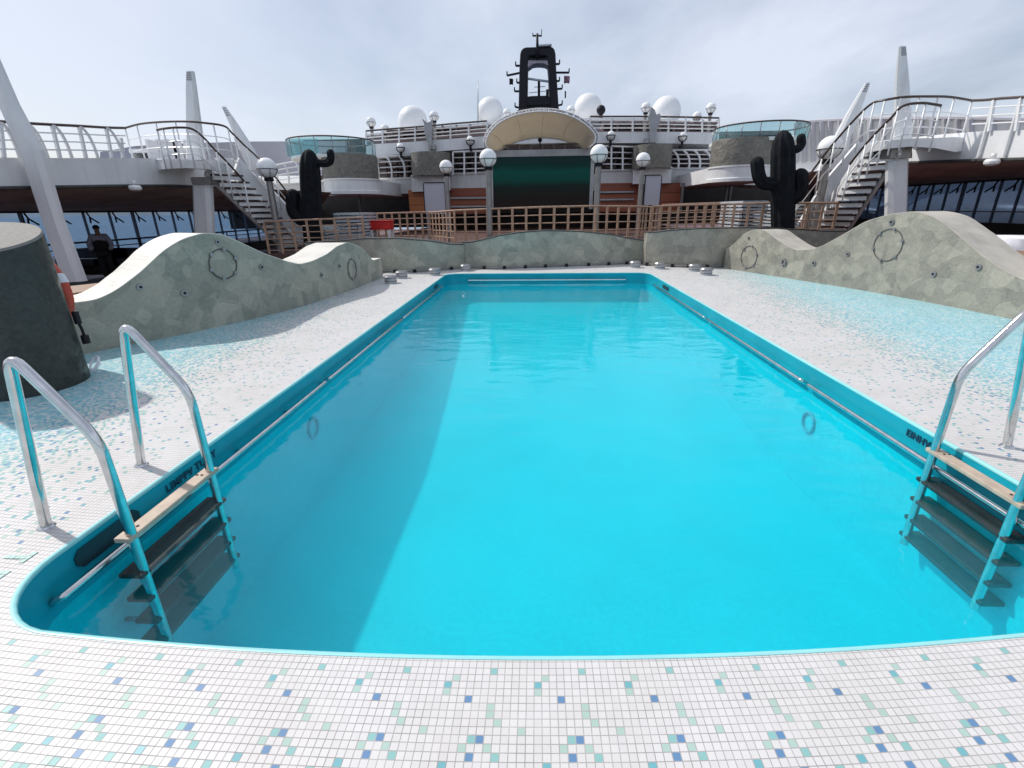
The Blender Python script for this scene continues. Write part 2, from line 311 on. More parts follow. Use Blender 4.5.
# ------------------------------------------------------------------ mesh builder
ROOT = {}
class MB:
    def __init__(s): s.v, s.f, s.sm = [], [], []
    def add(s, vs, fs, smooth=False):
        k = len(s.v); s.v += [Vector(q) for q in vs]
        for f in fs: s.f.append([k+i for i in f]); s.sm.append(smooth)
        return s
    def box(s, a, b):
        x0, y0, z0 = a; x1, y1, z1 = b
        return s.add([(x0,y0,z0),(x1,y0,z0),(x1,y1,z0),(x0,y1,z0),(x0,y0,z1),(x1,y0,z1),(x1,y1,z1),(x0,y1,z1)],
              [(0,3,2,1),(4,5,6,7),(0,1,5,4),(1,2,6,5),(2,3,7,6),(3,0,4,7)])
    def bar(s, p, q, w, h, upv=(0,0,1)):
        p, q = Vector(p), Vector(q); d = (q-p).normalized(); u = Vector(upv)
        if abs(d.dot(u)) > 0.98: u = Vector((0,1,0))
        sd = d.cross(u).normalized(); u = sd.cross(d).normalized()
        vs = [e + sd*a*w/2 + u*b*h/2 for e in (p, q) for a, b in ((-1,-1),(1,-1),(1,1),(-1,1))]
        return s.add(vs, [(0,1,2,3),(7,6,5,4),(0,4,5,1),(1,5,6,2),(2,6,7,3),(3,7,4,0)])
    def tube(s, pts, r, n=8, closed=False, cap=True):
        pts = [Vector(p) for p in pts]; N = len(pts); rs = r if isinstance(r, (list, tuple)) else [r]*N
        vs = []; prev = None
        for i, p in enumerate(pts):
            a = pts[(i-1) % N] if (closed or i) else p; b = pts[(i+1) % N] if (closed or i < N-1) else p
            d = (b-a).normalized()
            if prev is None:
                u = Vector((0,0,1)) if abs(d.z) < 0.9 else Vector((1,0,0))
                u = (u - d*u.dot(d)).normalized()
            else: u = (prev - d*prev.dot(d)).normalized()
            prev = u; w = d.cross(u)
            vs += [p + (u*math.cos(2*PI*k/n) + w*math.sin(2*PI*k/n))*rs[i] for k in range(n)]
        fs = []
        for i in range(N if closed else N-1):
            j = (i+1) % N
            fs += [(i*n+k, i*n+(k+1)%n, j*n+(k+1)%n, j*n+k) for k in range(n)]
        s.add(vs, fs, True)
        if cap and not closed:
            s.add(vs[:n], [tuple(range(n))[::-1]]); s.add(vs[-n:], [tuple(range(n))])
        return s
    def lathe(s, prof, c=(0,0,0), n=24, a0=0, a1=2*PI, smooth=True):
        c = Vector(c); full = abs(a1-a0-2*PI) < 1e-6; m = n if full else n+1; vs = []
        for r, z in prof:
            vs += [c + Vector((r*math.cos(a0+(a1-a0)*k/n), r*math.sin(a0+(a1-a0)*k/n), z)) for k in range(m)]
        fs = []
        for i in range(len(prof)-1):
            for k in range(n):
                k2 = (k+1) % m
                fs.append((i*m+k, i*m+k2, (i+1)*m+k2, (i+1)*m+k))
        return s.add(vs, fs, smooth)
    def sphere(s, c, r, n=20, m=12, z0=-1.0, z1=1.0):
        a0, a1 = math.asin(z0), math.asin(z1)
        return s.lathe([(max(1e-4, r*math.cos(a0+(a1-a0)*i/m)), r*math.sin(a0+(a1-a0)*i/m)) for i in range(m+1)], c, n)
    def prism(s, poly, off, smooth=False):
        poly = [Vector(p) for p in poly]; off = Vector(off); n = len(poly)
        s.add(poly, [tuple(range(n))]); s.add([p+off for p in poly], [tuple(range(n))[::-1]])
        return s.add(poly + [p+off for p in poly], [(i, i+n, (i+1)%n+n, (i+1)%n) for i in range(n)], smooth)
    def loft(s, secs, closed_sec=True, smooth=True, caps=True):
        n = len(secs[0]); vs = [Vector(p) for q in secs for p in q]; fs = []
        for i in range(len(secs)-1):
            for k in range(n if closed_sec else n-1):
                fs.append((i*n+k, i*n+(k+1)%n, (i+1)*n+(k+1)%n, (i+1)*n+k))
        s.add(vs, fs, smooth)
        if caps and closed_sec:
            s.add(secs[0], [tuple(range(n))[::-1]]); s.add(secs[-1], [tuple(range(n))])
        return s
    def build(s, name, mat, parent=None, bevel=0.0):
        base = ROOT.get(parent.name, Vector((0,0,0))) if parent else Vector((0,0,0))
        me = bpy.data.meshes.new(name); me.from_pydata([v - base for v in s.v], [], s.f)
        me.polygons.foreach_set('use_smooth', s.sm); me.update()
        bm = bmesh.new(); bm.from_mesh(me); bmesh.ops.remove_doubles(bm, verts=bm.verts, dist=1e-5)
        bmesh.ops.recalc_face_normals(bm, faces=bm.faces)
        if len(bm.faces) == 1 and bm.faces[:][0].normal.z < 0: bm.faces[:][0].normal_flip()
        for e in bm.edges:
            if len(e.link_faces) == 2 and e.calc_face_angle(0) > 0.7: e.smooth = False
        bm.to_mesh(me); bm.free()
        me.materials.append(MT[mat] if isinstance(mat, str) else mat)
        o = bpy.data.objects.new(name, me); COL.objects.link(o)
        if parent: o.parent = parent; ROOT[o.name] = base
        else: ROOT[o.name] = Vector((0,0,0))
        if bevel:
            b = o.modifiers.new('bevel', 'BEVEL'); b.width = bevel; b.segments = 2; b.limit_method = 'ANGLE'
        return o
def tag(o, label=None, cat=None, group=None, kind=None):
    if label: o['label'] = label
    if cat: o['category'] = cat
    if group: o['group'] = group
    if kind: o['kind'] = kind
    return o
def thing(name, loc, label, cat, group=None):
    o = bpy.data.objects.new(name, None); o.empty_display_size = 0.2; COL.objects.link(o)
    o.location = loc; ROOT[o.name] = Vector(loc); return tag(o, label, cat, group)
def copy_tree(o, parent=None):
    c = o.copy(); COL.objects.link(c); c.parent = parent
    for ch in o.children: copy_tree(ch, c)
    return c
def dup(o, loc, label, scale=1.0, rz=0.0):
    c = copy_tree(o); c.location = loc; c.scale = (scale,)*3; c.rotation_euler = (0, 0, rz); c['label'] = label; return c
def arc(p0, p1, p2, n=8):
    p0, p1, p2 = Vector(p0), Vector(p1), Vector(p2)
    return [p0*(1-t)**2 + p1*2*t*(1-t) + p2*t*t for t in [i/n for i in range(n+1)]]
def smoothpath(pts, sub=6):
    pts = [Vector(p) for p in pts]; out = []
    for i in range(len(pts)-1):
        p0, p1, p2, p3 = pts[max(i-1,0)], pts[i], pts[i+1], pts[min(i+2, len(pts)-1)]
        for k in range(sub):
            t = k/sub
            out.append(0.5*((2*p1) + (p2-p0)*t + (2*p0-5*p1+4*p2-p3)*t*t + (3*p1-p0-3*p2+p3)*t**3))
    return out + [pts[-1]]
def fillet(pts, r, n=6):
    pts = [Vector(p) for p in pts]; out = [pts[0]]
    for i in range(1, len(pts)-1):
        a, b, c = pts[i-1], pts[i], pts[i+1]
        rr = min(r, (a-b).length*0.45, (c-b).length*0.45)
        out += arc(b + (a-b).normalized()*rr, b, b + (c-b).normalized()*rr, n)
    return out + [pts[-1]]
def ybox(mb, x0, y0, x1, y1, Y, depth):          # a box whose front face spans these picture corners at depth Y
    a, b, c, d = PY(x0,y1,Y), PY(x1,y1,Y), PY(x1,y0,Y), PY(x0,y0,Y)
    zl, zh = (a.z+b.z)/2, (c.z+d.z)/2; xl, xr = (a.x+d.x)/2, (b.x+c.x)/2
    return mb.box((xl, Y, zl), (xr, Y+depth, zh))

# ------------------------------------------------------------------ setting: sea, decks, pool
sea = MB().add([(-9000,-9000,-24),(9000,-9000,-24),(9000,9000,-24),(-9000,9000,-24)], [(0,1,2,3)]).build('sea', 'sea'); tag(sea, kind='structure', label='blue sea out to the horizon beyond the ship')
def pool_outline(off=0.0, n=10):
    x0, x1, y1, r = POOL_X0-off, POOL_X1+off, POOL_Y1+off, 0.3+off
    pts = []
    rl = 0.42 + off
    yb0 = ynear(x0+rl) - off; yb1 = ynear(x1-rl) - off
    for k in range(n+1):   # near left corner
        a = PI + k/n*PI/2; pts.append((x0+rl+rl*math.cos(a), yb0+rl+rl*math.sin(a)))
    for k in range(1, 24):
        x = x0+rl + (x1-x0-2*rl)*k/24; pts.append((x, ynear(x)-off))
    for k in range(n+1):
        a = 1.5*PI + k/n*PI/2; pts.append((x1-rl+rl*math.cos(a), yb1+rl+rl*math.sin(a)))
    ya, yb = yb1+rl, y1-r
    for k in range(1, 24): pts.append((x1, ya+(yb-ya)*k/24))
    for k in range(n+1):
        a = k/n*PI/2; pts.append((x1-r+r*math.cos(a), y1-r+r*math.sin(a)))
    for k in range(n+1):
        a = PI/2 + k/n*PI/2; pts.append((x0+r+r*math.cos(a), y1-r+r*math.sin(a)))
    ya = yb0+rl
    for k in range(1, 24): pts.append((x0, yb+(ya-yb)*k/24))
    return pts
def sheet_with_hole(outer, inner, z, name, mat):
    bm = bmesh.new(); es = []
    for loop in (outer, inner):
        vs = [bm.verts.new((x, y, z)) for x, y in loop]
        es += [bm.edges.new((vs[i], vs[(i+1) % len(vs)])) for i in range(len(vs))]
    bmesh.ops.triangle_fill(bm, edges=es, use_beauty=True); bmesh.ops.recalc_face_normals(bm, faces=bm.faces)
    for f in bm.faces:
        if f.normal.z < 0: f.normal_flip()
    me = bpy.data.meshes.new(name); bm.to_mesh(me); bm.free(); me.materials.append(MT[mat])
    o = bpy.data.objects.new(name, me); COL.objects.link(o); ROOT[o.name] = Vector((0,0,0)); return o
LWALL = smoothpath([(-7.4,2.6),(-6.2,3.7),(-5.2,5.0),(-4.45,6.4),(-4.0,7.7),(-3.78,9.3),(-3.72,10.5),(-3.7,11.6)], 8)
RWALL = smoothpath([(4.85,13.0),(5.1,12.3),(5.6,10.8),(6.07,9.4),(6.38,8.0),(6.56,6.6),(6.72,5.0),(6.8,3.2)], 8)
deck_outer = [(-7.6,-2.5),(8.0,-2.5),(8.0,3.2),(7.0,6.0),(6.4,9.5),(5.4,13.0),(4.6,14.4),(-3.0,14.4),(-4.0,12.0),(-4.2,8.0),(-5.3,5.3),(-7.6,2.9)]
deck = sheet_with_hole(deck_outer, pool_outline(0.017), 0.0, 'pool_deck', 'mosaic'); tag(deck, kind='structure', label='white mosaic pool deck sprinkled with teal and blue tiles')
WZ = -0.22
pool = bpy.data.objects.new('swimming_pool', None); COL.objects.link(pool); ROOT[pool.name] = Vector((0,0,0)); tag(pool, kind='structure', label='long turquoise swimming pool sunk in the mosaic deck')
def ringstrip(prof):
    mb = MB(); loops = [[Vector((x, y, z)) for x, y in pool_outline(off)] for off, z in prof]; n = len(loops[0])
    mb.loft(loops, True, True, False); return mb
ringstrip([(0.018, -0.01), (0.018, 0.002), (0.014, 0.003), (0.004, 0.002), (-0.001, -0.002), (-0.003, -0.009), (-0.002, -0.016)]).build('pool_lip', 'lip', pool)
ringstrip([(-0.002, -0.016), (0.0, -0.024), (0.0, -0.27)]).build('upper_wall_band', 'poolband', pool)
def zfloor(y): return -1.27 + 0.6*max(0.0, min(1.0, (y-4.5)/7.5))**1.2
def basin_loops(prof, inset=0.0):
    loops = []
    for off, f in prof:       # f: fraction of the way down to the floor, None = water level
        loops.append([Vector((x, y, WZ if f is None else -0.27 + (zfloor(y)+0.27)*f)) for x, y in pool_outline(off-inset)])
    return loops
b_ = MB(); Lp = basin_loops([(0.0,0.0),(0.0,.5),(0.0,1.0)]); b_.loft(Lp, True, True, False)
bm = bmesh.new(); vs_ = [bm.verts.new(p) for p in Lp[-1]]; f_ = bm.faces.new(vs_); bmesh.ops.triangulate(bm, faces=[f_])
for yy in [1.7+.6*k for k in range(18)]:
    bmesh.ops.bisect_plane(bm, geom=bm.verts[:]+bm.edges[:]+bm.faces[:], plane_co=(0,yy,0), plane_no=(0,1,0), dist=1e-5)
for v in bm.verts: v.co.z = zfloor(v.co.y)
bm.verts.index_update(); bmf = ([v.co.copy() for v in bm.verts], [[v.index for v in f.verts] for f in bm.faces]); bm.free()
b_.build('pool_basin', 'pool', pool); MB().add(bmf[0], bmf[1]).build('pool_floor', 'pool', pool)
w_ = MB(); w_.prism([Vector((x, y, WZ)) for x, y in pool_outline(.02)], (0,0,-1.25))
water = w_.build('water', 'water')
tag(water, kind='structure', label='calm turquoise water filling the pool')
# skimmer slots and underwater lamps, lettering
for (x, y0, y1, z0, z1) in ((POOL_X0, 1.8, 2.2, -0.15, -0.05), (POOL_X1, 1.8, 2.3, -0.15, -0.05), (POOL_X0, 10.55, 10.95, -0.14, -0.07), (POOL_X1, 10.2, 10.7, -0.14, -0.07)):
    sgn = 1 if x < 0 else -1
    MB().prism([(x+sgn*0.004, y, z) for y, z in ((y0+.03,z0),(y1-.03,z0),(y1,z0+.03),(y1,z1-.03),(y1-.03,z1),(y0+.03,z1),(y0,z1-.03),(y0,z0+.03))], (sgn*0.006,0,0)).build('skimmer_slot', 'slot', pool)
for x, y in ((POOL_X0, 4.3), (POOL_X1, 4.55)):
    sgn = 1 if x < 0 else -1
    MB().tube([(x+sgn*.012, y+.1*math.cos(a), -.55+.1*math.sin(a)) for a in [2*PI*k/20 for k in range(20)]], .014, 6, True).build('lamp_ring', 'poolband', pool)
for y in (1.9, 4.5, 7.5, 10.3): pass
def lettering(txt, size, M4, name, mat, parent):
    cu = bpy.data.curves.new(name, 'FONT'); cu.body = txt; cu.size = size; cu.extrude = 0.001; cu.align_x = 'LEFT'; cu.space_character = 1.15; cu.offset = 0.002
    t = bpy.data.objects.new(name, cu); COL.objects.link(t)
    me = bpy.data.meshes.new_from_object(t.evaluated_get(bpy.context.evaluated_depsgraph_get()))
    bpy.data.objects.remove(t); me.transform(M4); me.materials.clear(); me.materials.append(MT[mat])
    o = bpy.data.objects.new(name, me); COL.objects.link(o); o.parent = parent; return o
lettering('LIMPPV TUITY', 0.068, Matrix(((0,0,1,POOL_X0+.006),(1,0,0,2.42),(0,1,0,-0.105),(0,0,0,1))), 'wall_lettering', 'ink', pool)
lettering('EINHVDI OSIIA', 0.07, Matrix(((0,0,-1,POOL_X1-.006),(-1,0,0,3.36),(0,1,0,-0.105),(0,0,0,1))), 'wall_lettering', 'ink', pool)
# depth number laid in teal tiles on the deck (read from the pool's side)
def tiles(rows, ox, oy, t=0.0252):
    mb = MB()
    for r, row in enumerate(rows):
        for c, ch in enumerate(row):
            if ch == '#':
                x, y = ox + c*t, oy - r*t
                mb.box((x+.0015, y-t+.0015, 0.001), (x+t-.0015, y-.0015, 0.004))
    return mb
tiles(['....#', '#####', '....#', '.....', '.....', '#####', '#.#.#', '#.#.#', '#####', '.....', '.....', '#####', '#...#', '#####'], -2.47, 1.75).build('tile_number', 'tealtile', deck)
# wooden decks round about
wd = MB(); wd.add([(-26,-6,-0.6),(-3.9,-6,-0.6),(-3.9,60,-0.6),(-26,60,-0.6)], [(0,1,2,3)])
o = wd.build('side_deck_floor', 'maroon'); tag(o, kind='structure', label='dark red deck floor under the window gallery')
o = MB().box((6.2, -6, -0.55), (26, 60, -0.05)).build('wooden_deck', 'maroon'); tag(o, kind='structure', label='dark red deck floor behind the beige wave wall')
o = MB().box((-8.2, 14.6, -0.5), (9.0, 40, 0.3)).build('rear_deck', 'teakdark'); tag(o, kind='structure', label='teak deck behind the far wall of the pool')

# ------------------------------------------------------------------ wave walls
def hit(px, py, path):
    d = ray(px, py); best = None
    for a, b in zip(path[:-1], path[1:]):
        ax, ay, bx, by = a.x, a.y, b.x-a.x, b.y-a.y
        den = d.x*by - d.y*bx
        if abs(den) < 1e-9: continue
        t = (ax*by - ay*bx)/den; u = (ax*d.y - ay*d.x)/den
        if t > 0 and -0.001 <= u <= 1.001:
            return EYE + d*t
    return None
def wave_wall(name, path, tops, th, side, mat, cap, label, ext=None, base=-0.02, parts=None):
    path = [Vector((p[0], p[1], 0)) for p in path]
    pts = [hit(px, py, path) for px, py in tops]; pts = [p for p in pts if p]
    pts.sort(key=lambda p: p.y)
    def top(y):
        if y <= pts[0].y: return pts[0].z
        if y >= pts[-1].y: return pts[-1].z
        for a, b in zip(pts[:-1], pts[1:]):
            if a.y <= y <= b.y:
                t = (y-a.y)/max(1e-6, b.y-a.y); t2 = t
                return a.z + (b.z-a.z)*t2
    # resample
    dense = []
    for a, b in zip(path[:-1], path[1:]):
        for k in range(4): dense.append(a.lerp(b, k/4))
    dense.append(path[-1])
    zs = [top(p.y) for p in dense]
    for _ in range(3): zs = [zs[0]] + [(zs[i-1]+2*zs[i]+zs[i+1])/4 for i in range(1, len(zs)-1)] + [zs[-1]]
    fr, bk = [], []
    for i, p in enumerate(dense):
        d = (dense[min(i+1, len(dense)-1)] - dense[max(i-1, 0)]).normalized(); nrm = Vector((d.y, -d.x, 0))*side
        fr.append(p); bk.append(p + nrm*th)
    c = dense[len(dense)//2]; root = thing(name, (c.x, c.y, 0), label, 'wall')
    secs = [[Vector((f.x,f.y,base)), Vector((f.x,f.y,z)), Vector((b.x,b.y,z)), Vector((b.x,b.y,-0.6))] for f, b, z in zip(fr, bk, zs)]
    MB().loft(secs, True, False, True).build('wall_body', mat, root)
    secs = []
    for f, b, z in zip(fr, bk, zs):
        nn = (b-f).normalized()
        f2, b2 = f + nn*0.006, b + nn*0.015
        secs.append([Vector((f2.x,f2.y,z+.002)), Vector((f2.x,f2.y,z+.014)), Vector((b2.x,b2.y,z+.014)), Vector((b2.x,b2.y,z-.04))])
    MB().loft(secs, True, False, True).build('wall_cap', cap, root)
    return root, dense, fr
def on_wall(root, path, px, py, kind, r):
    path = [Vector((p[0], p[1], 0)) for p in path]
    p = hit(px, py, path); q = hit(px+1.5, py, path)
    if not p or not q: return
    t = Vector((q.x-p.x, q.y-p.y, 0)).normalized(); n = Vector((t.y, -t.x, 0))
    if n.dot(EYE-p) < 0: n = -n
    upv = Vector((0,0,1))
    if kind == 'hatch':
        mb = MB().tube([p + n*.004 + (t*math.cos(a)+upv*math.sin(a))*r for a in [2*PI*k/28 for k in range(28)]], .01, 6, True)
        o = mb.build('hatch_ring', 'ringgrey', root)
        for k in range(6):
            a = 2*PI*k/6+.3; c = p + (t*math.cos(a)+upv*math.sin(a))*r
            MB().tube([c, c+n*.03], .025, 8).build('hatch_bolt', 'fin', o)
    else:
        o = MB().tube([p - n*.005, p+n*.02], r, 12).build('nozzle', 'fin', root)
        MB().tube([p + n*.018, p+n*.026], r*.4, 10).build('nozzle_hole', 'black', o)
L_TOP = [(73,304),(97,301),(117,291),(141,273),(164,251),(182,240),(202,234),(223,235),(249,247),(264,254),(287,262),(300,265),(312,262),(327,255),(337,247),(347,243),(358,246),(366,252),(373,261)]
lw, _, _ = wave_wall('wave_wall', LWALL, L_TOP, 0.62, -1, 'stone', 'capstone', 'grey green stone mosaic wave wall with white cap behind the dark column')
for px, py, k, r in ((223,264,'hatch',.2),(217,242,'n',.035),(140,287,'n',.04),(184,293,'n',.045),(261,267,'n',.04),(352,269,'hatch',.2),(339,266,'n',.035),(321,275,'n',.04)): on_wall(lw, LWALL, px, py, k, r)
R_TOP = [(724,250),(728,249),(734,244),(744,234),(753,230),(765,231),(774,238),(787,247),(797,251),(810,250),(821,247),(841,236),(865,222),(888,215),(911,212),(923,214),(935,218),(958,236),(979,255),(1002,271),(1024,281),(1060,292)]
rw, _, _ = wave_wall('wave_wall', RWALL, R_TOP, 0.62, -1, 'stonew', 'capw', 'sunlit beige stone mosaic wave wall with two crests and large hatch ring')
for px, py, k, r in ((888,245,'hatch',.27),(892,222,'n',.05),(749,257,'hatch',.26),(784,262,'hatch',.06),(814,263,'n',.05),(934,274,'n',.045),(979,267,'n',.045),(848,254,'n',.035),(749,238,'n',.03)): on_wall(rw, RWALL, px, py, k, r)
REARL = smoothpath([(-6.6,13.9),(-5.4,13.3),(-4.2,12.6),(-3.3,12.45),(-2.6,12.8),(-1.95,13.3)], 6)
RL_TOP = [(262,250),(285,246),(310,243),(345,241),(365,239),(400,239),(425,241),(440,243),(452,245),(462,245)]
# rear pieces run along x: reuse the wall builder with swapped axes
def rear_wall(name, path, tops, th, mat, label):
    path = [Vector((p[0], p[1], 0)) for p in path]
    pts = [p for p in (hit(px, py, path) for px, py in tops) if p]; pts.sort(key=lambda p: p.x)
    def top(x):
        if x <= pts[0].x: return pts[0].z
        for a, b in zip(pts[:-1], pts[1:]):
            if a.x <= x <= b.x: return a.z + (b.z-a.z)*(x-a.x)/max(1e-6, b.x-a.x)
        return pts[-1].z
    dense = []
    for a, b in zip(path[:-1], path[1:]): dense += [a.lerp(b, k/3) for k in range(3)]
    dense.append(path[-1]); zs = [top(p.x) for p in dense]
    for _ in range(3): zs = [zs[0]] + [(zs[i-1]+2*zs[i]+zs[i+1])/4 for i in range(1, len(zs)-1)] + [zs[-1]]
    c = dense[len(dense)//2]; root = thing(name, (c.x, c.y, 0), label, 'wall')
    MB().loft([[p+Vector((0,0,-.02)), p+Vector((0,0,z)), p+Vector((0,th,z)), p+Vector((0,th,-.3))] for p, z in zip(dense, zs)], True, False).build('wall_body', mat, root)
    MB().loft([[p+Vector((0,-.01,z+.002)), p+Vector((0,-.01,z+.025)), p+Vector((0,th+.02,z+.025)), p+Vector((0,th+.02,z-.02))] for p, z in zip(dense, zs)], True, False).build('wall_cap', 'greylip', root)
    pipe = MB().tube([p+Vector((0,-.05,.05)) for p in dense], .014, 6).build('base_pipe', 'fin', root)
    for i in range(3, len(dense)-1, 11):
        p = dense[i]; MB().box((p.x-.04,p.y-.08,.0),(p.x+.04,p.y-.005,.08)).build('pipe_clamp', 'black', pipe)
    return root
rear_wall('stone_wall', REARL, RL_TOP, 0.35, 'stone', 'shaded green stone wall curving below the red chest')
REARC = smoothpath([(-2.0,13.35),(-1.2,13.1),(-0.3,13.3),(0.6,13.55),(1.6,13.8),(2.5,14.1),(3.2,14.3)], 6)
rear_wall('stone_wall', REARC, [(458,245),(470,243),(480,241),(500,236),(520,233),(545,231),(580,232),(610,235),(630,239),(645,241),(660,242)], 0.35, 'stone', 'bulging green stone wall at the far end below the screen')
REARR = smoothpath([(2.98,13.75),(3.4,13.45),(4.0,13.2),(4.8,13.15),(6.0,13.5),(7.4,14.0),(8.6,14.3)], 6)
rear_wall('stone_wall', REARR, [(640,240),(646,236),(655,233),(670,231),(700,229),(750,228),(800,230),(830,232),(850,234)], 0.35, 'stonew', 'pale stone wall at the far corner behind the small wave crest')

# ------------------------------------------------------------------ stone column, lifebuoy, bench
cx, cy, cr = -4.74, 4.0, 0.44
col = thing('stone_column', (cx, cy, 0), 'thick dark stone mosaic column with a slanted pale top', 'column')
n = 40; ring0 = [Vector((cx+cr*math.cos(2*PI*k/n), cy+cr*math.sin(2*PI*k/n), -0.01)) for k in range(n)]
def ctop(p): return 1.33 + 0.24*(p.y-cy) - 0.1*(p.x-cx)
ringm = [Vector((p.x, p.y, ctop(p)-.02)) for p in ring0]
ringt = [Vector((cx+(p.x-cx)*.975, cy+(p.y-cy)*.975, ctop(p))) for p in ring0]
MB().loft([ring0, ringm], True, True, False).build('column_shaft', 'column', col)
mb = MB(); mb.loft([ringm, ringt], True, True, False); mb.add(ringt, [tuple(range(n))]); mb.build('slanted_top', 'coltop', col)
lb = thing('lifebuoy', (cx+.36, cy+.55, .75), 'orange lifebuoy mostly hidden behind the dark column', 'lifebuoy')
mb = MB(); C0 = Vector((cx-.23, cy+.66, .78)); ax = Vector((.8, -.25, 0)).normalized()
mb.tube([C0 + (ax*math.cos(a)+Vector((0,0,1))*math.sin(a))*.3 for a in [2*PI*k/28 for k in range(28)]], .06, 10, True); mb.build('buoy_ring', 'orange', lb)
for a in (0.4, 2.0, 3.5, 5.1):
    MB().tube([C0 + (ax*math.cos(a+q)+Vector((0,0,1))*math.sin(a+q))*.3 for q in (-.14,-.05,.05,.14)], .064, 10).build('reflective_band', 'fabric', lb)
hose = MB().tube([Vector((cx+.5, cy+.2, .15)) + Vector((.05*math.cos(a)+.008*math.sin(a*.31), .03*math.sin(a), .06*math.sin(a*1.04)-.01*math.cos(a*.4))) for a in [2*PI*k/12 for k in range(38)]], .007, 6).build('rope_coil', 'fabric'); tag(hose, 'thin pale rope coil hanging low beside the dark column', 'rope')
mb = MB().tube([(cx+.37,cy+.3,.52),(cx+.37,cy+.3,.64)], .028, 12).tube([(cx+.4,cy+.29,.33),(cx+.4,cy+.29,.41)], .033, 12).tube([(cx+.4,cy+.29,.37),(cx+.385,cy+.3,.47),(cx+.37,cy+.3,.55)], .012, 8); o = mb.build('buoy_bracket', 'black', col)
bench = thing('curved_bench', (-7, 8, -.1), 'curved brown wooden bench ledge behind the white capped wave wall', 'bench')
LW2 = [Vector((p.x-.95, p.y+.62, .12)) for p in LWALL[6:40]]
MB().loft([[p+Vector((-.35,.2,.42)), p+Vector((.35,-.2,.42)), p+Vector((.35,-.2,.48)), p+Vector((-.35,.2,.48))] for p in LW2], True, False).build('seat', 'teak', bench)
MB().loft([[p+Vector((-.25,.15,-.6)), p+Vector((.25,-.15,-.6)), p+Vector((.25,-.15,.42)), p+Vector((-.25,.15,.42))] for p in LW2], True, False).build('bench_base', 'teak', bench)
bench2 = thing('curved_bench', (8.2, 6, 0), 'brown wooden bench ledge behind the sunlit beige wave wall', 'bench')
RW2 = [Vector((p.x+1.5, p.y+.2, 0)) for p in RWALL[24:]]
MB().loft([[p+Vector((-.5,0,.68)), p+Vector((.5,0,.68)), p+Vector((.5,0,.74)), p+Vector((-.5,0,.74))] for p in RW2], True, False).build('seat', 'teak', bench2)
MB().loft([[p+Vector((-.4,0,0)), p+Vector((.4,0,0)), p+Vector((.4,0,.68)), p+Vector((-.4,0,.68))] for p in RW2], True, False).build('bench_base', 'teak', bench2)

# ------------------------------------------------------------------ ladders
def ladder(side, ys, label):
    ex = POOL_X0 if side < 0 else POOL_X1 + .085
    def pt(dx, y, z): return (ex - side*dx if side > 0 else ex + dx, y, z)   # dx>0 : towards the water
    tr_ = .0245
    root = thing('pool_ladder', (ex, sum(ys)/2, 0), label, 'pool ladder')
    for y in ys:
        path = fillet([pt(-.25, y, 0), pt(-.15, y, .88), pt(.19, y, .50), pt(.20, y, -.12), pt(.20, y, -.78)], .085, 7)
        path = fillet([pt(-.25, y, 0), pt(-.10, y, .93), pt(.19, y, .50), pt(.20, y, -.78)], .1, 8)
        o = MB().tube(path, tr_, 16).build('handrail', 'steel', root)
        MB().lathe([(.001,.012),(.034,.012),(.04,.001)], pt(-.25, y, 0), 18).build('foot_flange', 'steel', o)
        MB().tube([pt(.20,y,-.6), pt(.0,y,-.6)], .014, 8).build('wall_strut', 'steel', o)
    y0, y1 = ys
    for i, (z, w) in enumerate(((-.03,.085), (-.255,.13), (-.41,.13), (-.56,.13), (-.7,.14))):
        a, b = pt(.20-w+.02, y0-.045, z-.028), pt(.22, y1+.045, z)
        mb = MB().box((min(a[0],b[0]), a[1], a[2]), (max(a[0],b[0]), b[1], b[2]))
        o = mb.build('tread', 'tread' if i == 0 else 'darktread', root, bevel=.006)
        if i == 0:
            for yy in (y0+.06, y1-.06):
                for dx in (.15, .18): MB().tube([pt(dx, yy, z-.002), pt(dx, yy, z+.003)], .008, 8).build('screw_head', 'black', o)
    return root
ladder(-1, (1.94, 2.57), 'steel pool ladder with tan top tread beside the dark stone column')
ladder(1, (2.38, 2.97), 'steel pool ladder with tan top tread facing the beige wave wall')
# grab rails inside the pool
def grab_rail(pts, label, brk):
    root = thing('grab_rail', pts[0], label, 'rail', 'steel rails along the pool wall')
    MB().tube(fillet(pts, .08), .02, 10).build('rail_tube', 'steel', root)
    for a, b in brk: MB().tube([a, b], .013, 8).build('rail_bracket', 'steel', root)
RZ = -0.165
for sx, x in ((1, POOL_X0), (-1, POOL_X1)):
    xi = x + sx*.065; spans = ((1.64, 4.6), (4.72, 7.6), (7.75, 11.3))
    for k, (a, b) in enumerate(spans):
        word = ('in the nearest stretch', 'in the middle stretch', 'in the far stretch')[k]
        grab_rail([(x+sx*.01,a,RZ-.03),(xi,a,RZ),(xi,b,RZ),(x+sx*.01,b,RZ-.03)], 'steel grab rail %s of the %s pool wall' % (word, 'shaded column side' if sx > 0 else 'sunlit beige side'),
            [((x, a+(b-a)*t, RZ-.03), (xi, a+(b-a)*t, RZ)) for t in (.25,.5,.75)])
grab_rail([(-1.7,POOL_Y1-.01,RZ-.03),(-1.7,POOL_Y1-.065,RZ),(2.2,POOL_Y1-.065,RZ),(2.2,POOL_Y1-.01,RZ-.03)], 'steel grab rail across the far end wall of the pool', [((x,POOL_Y1,RZ-.03),(x,POOL_Y1-.065,RZ)) for x in (-.7,.25,1.2)])

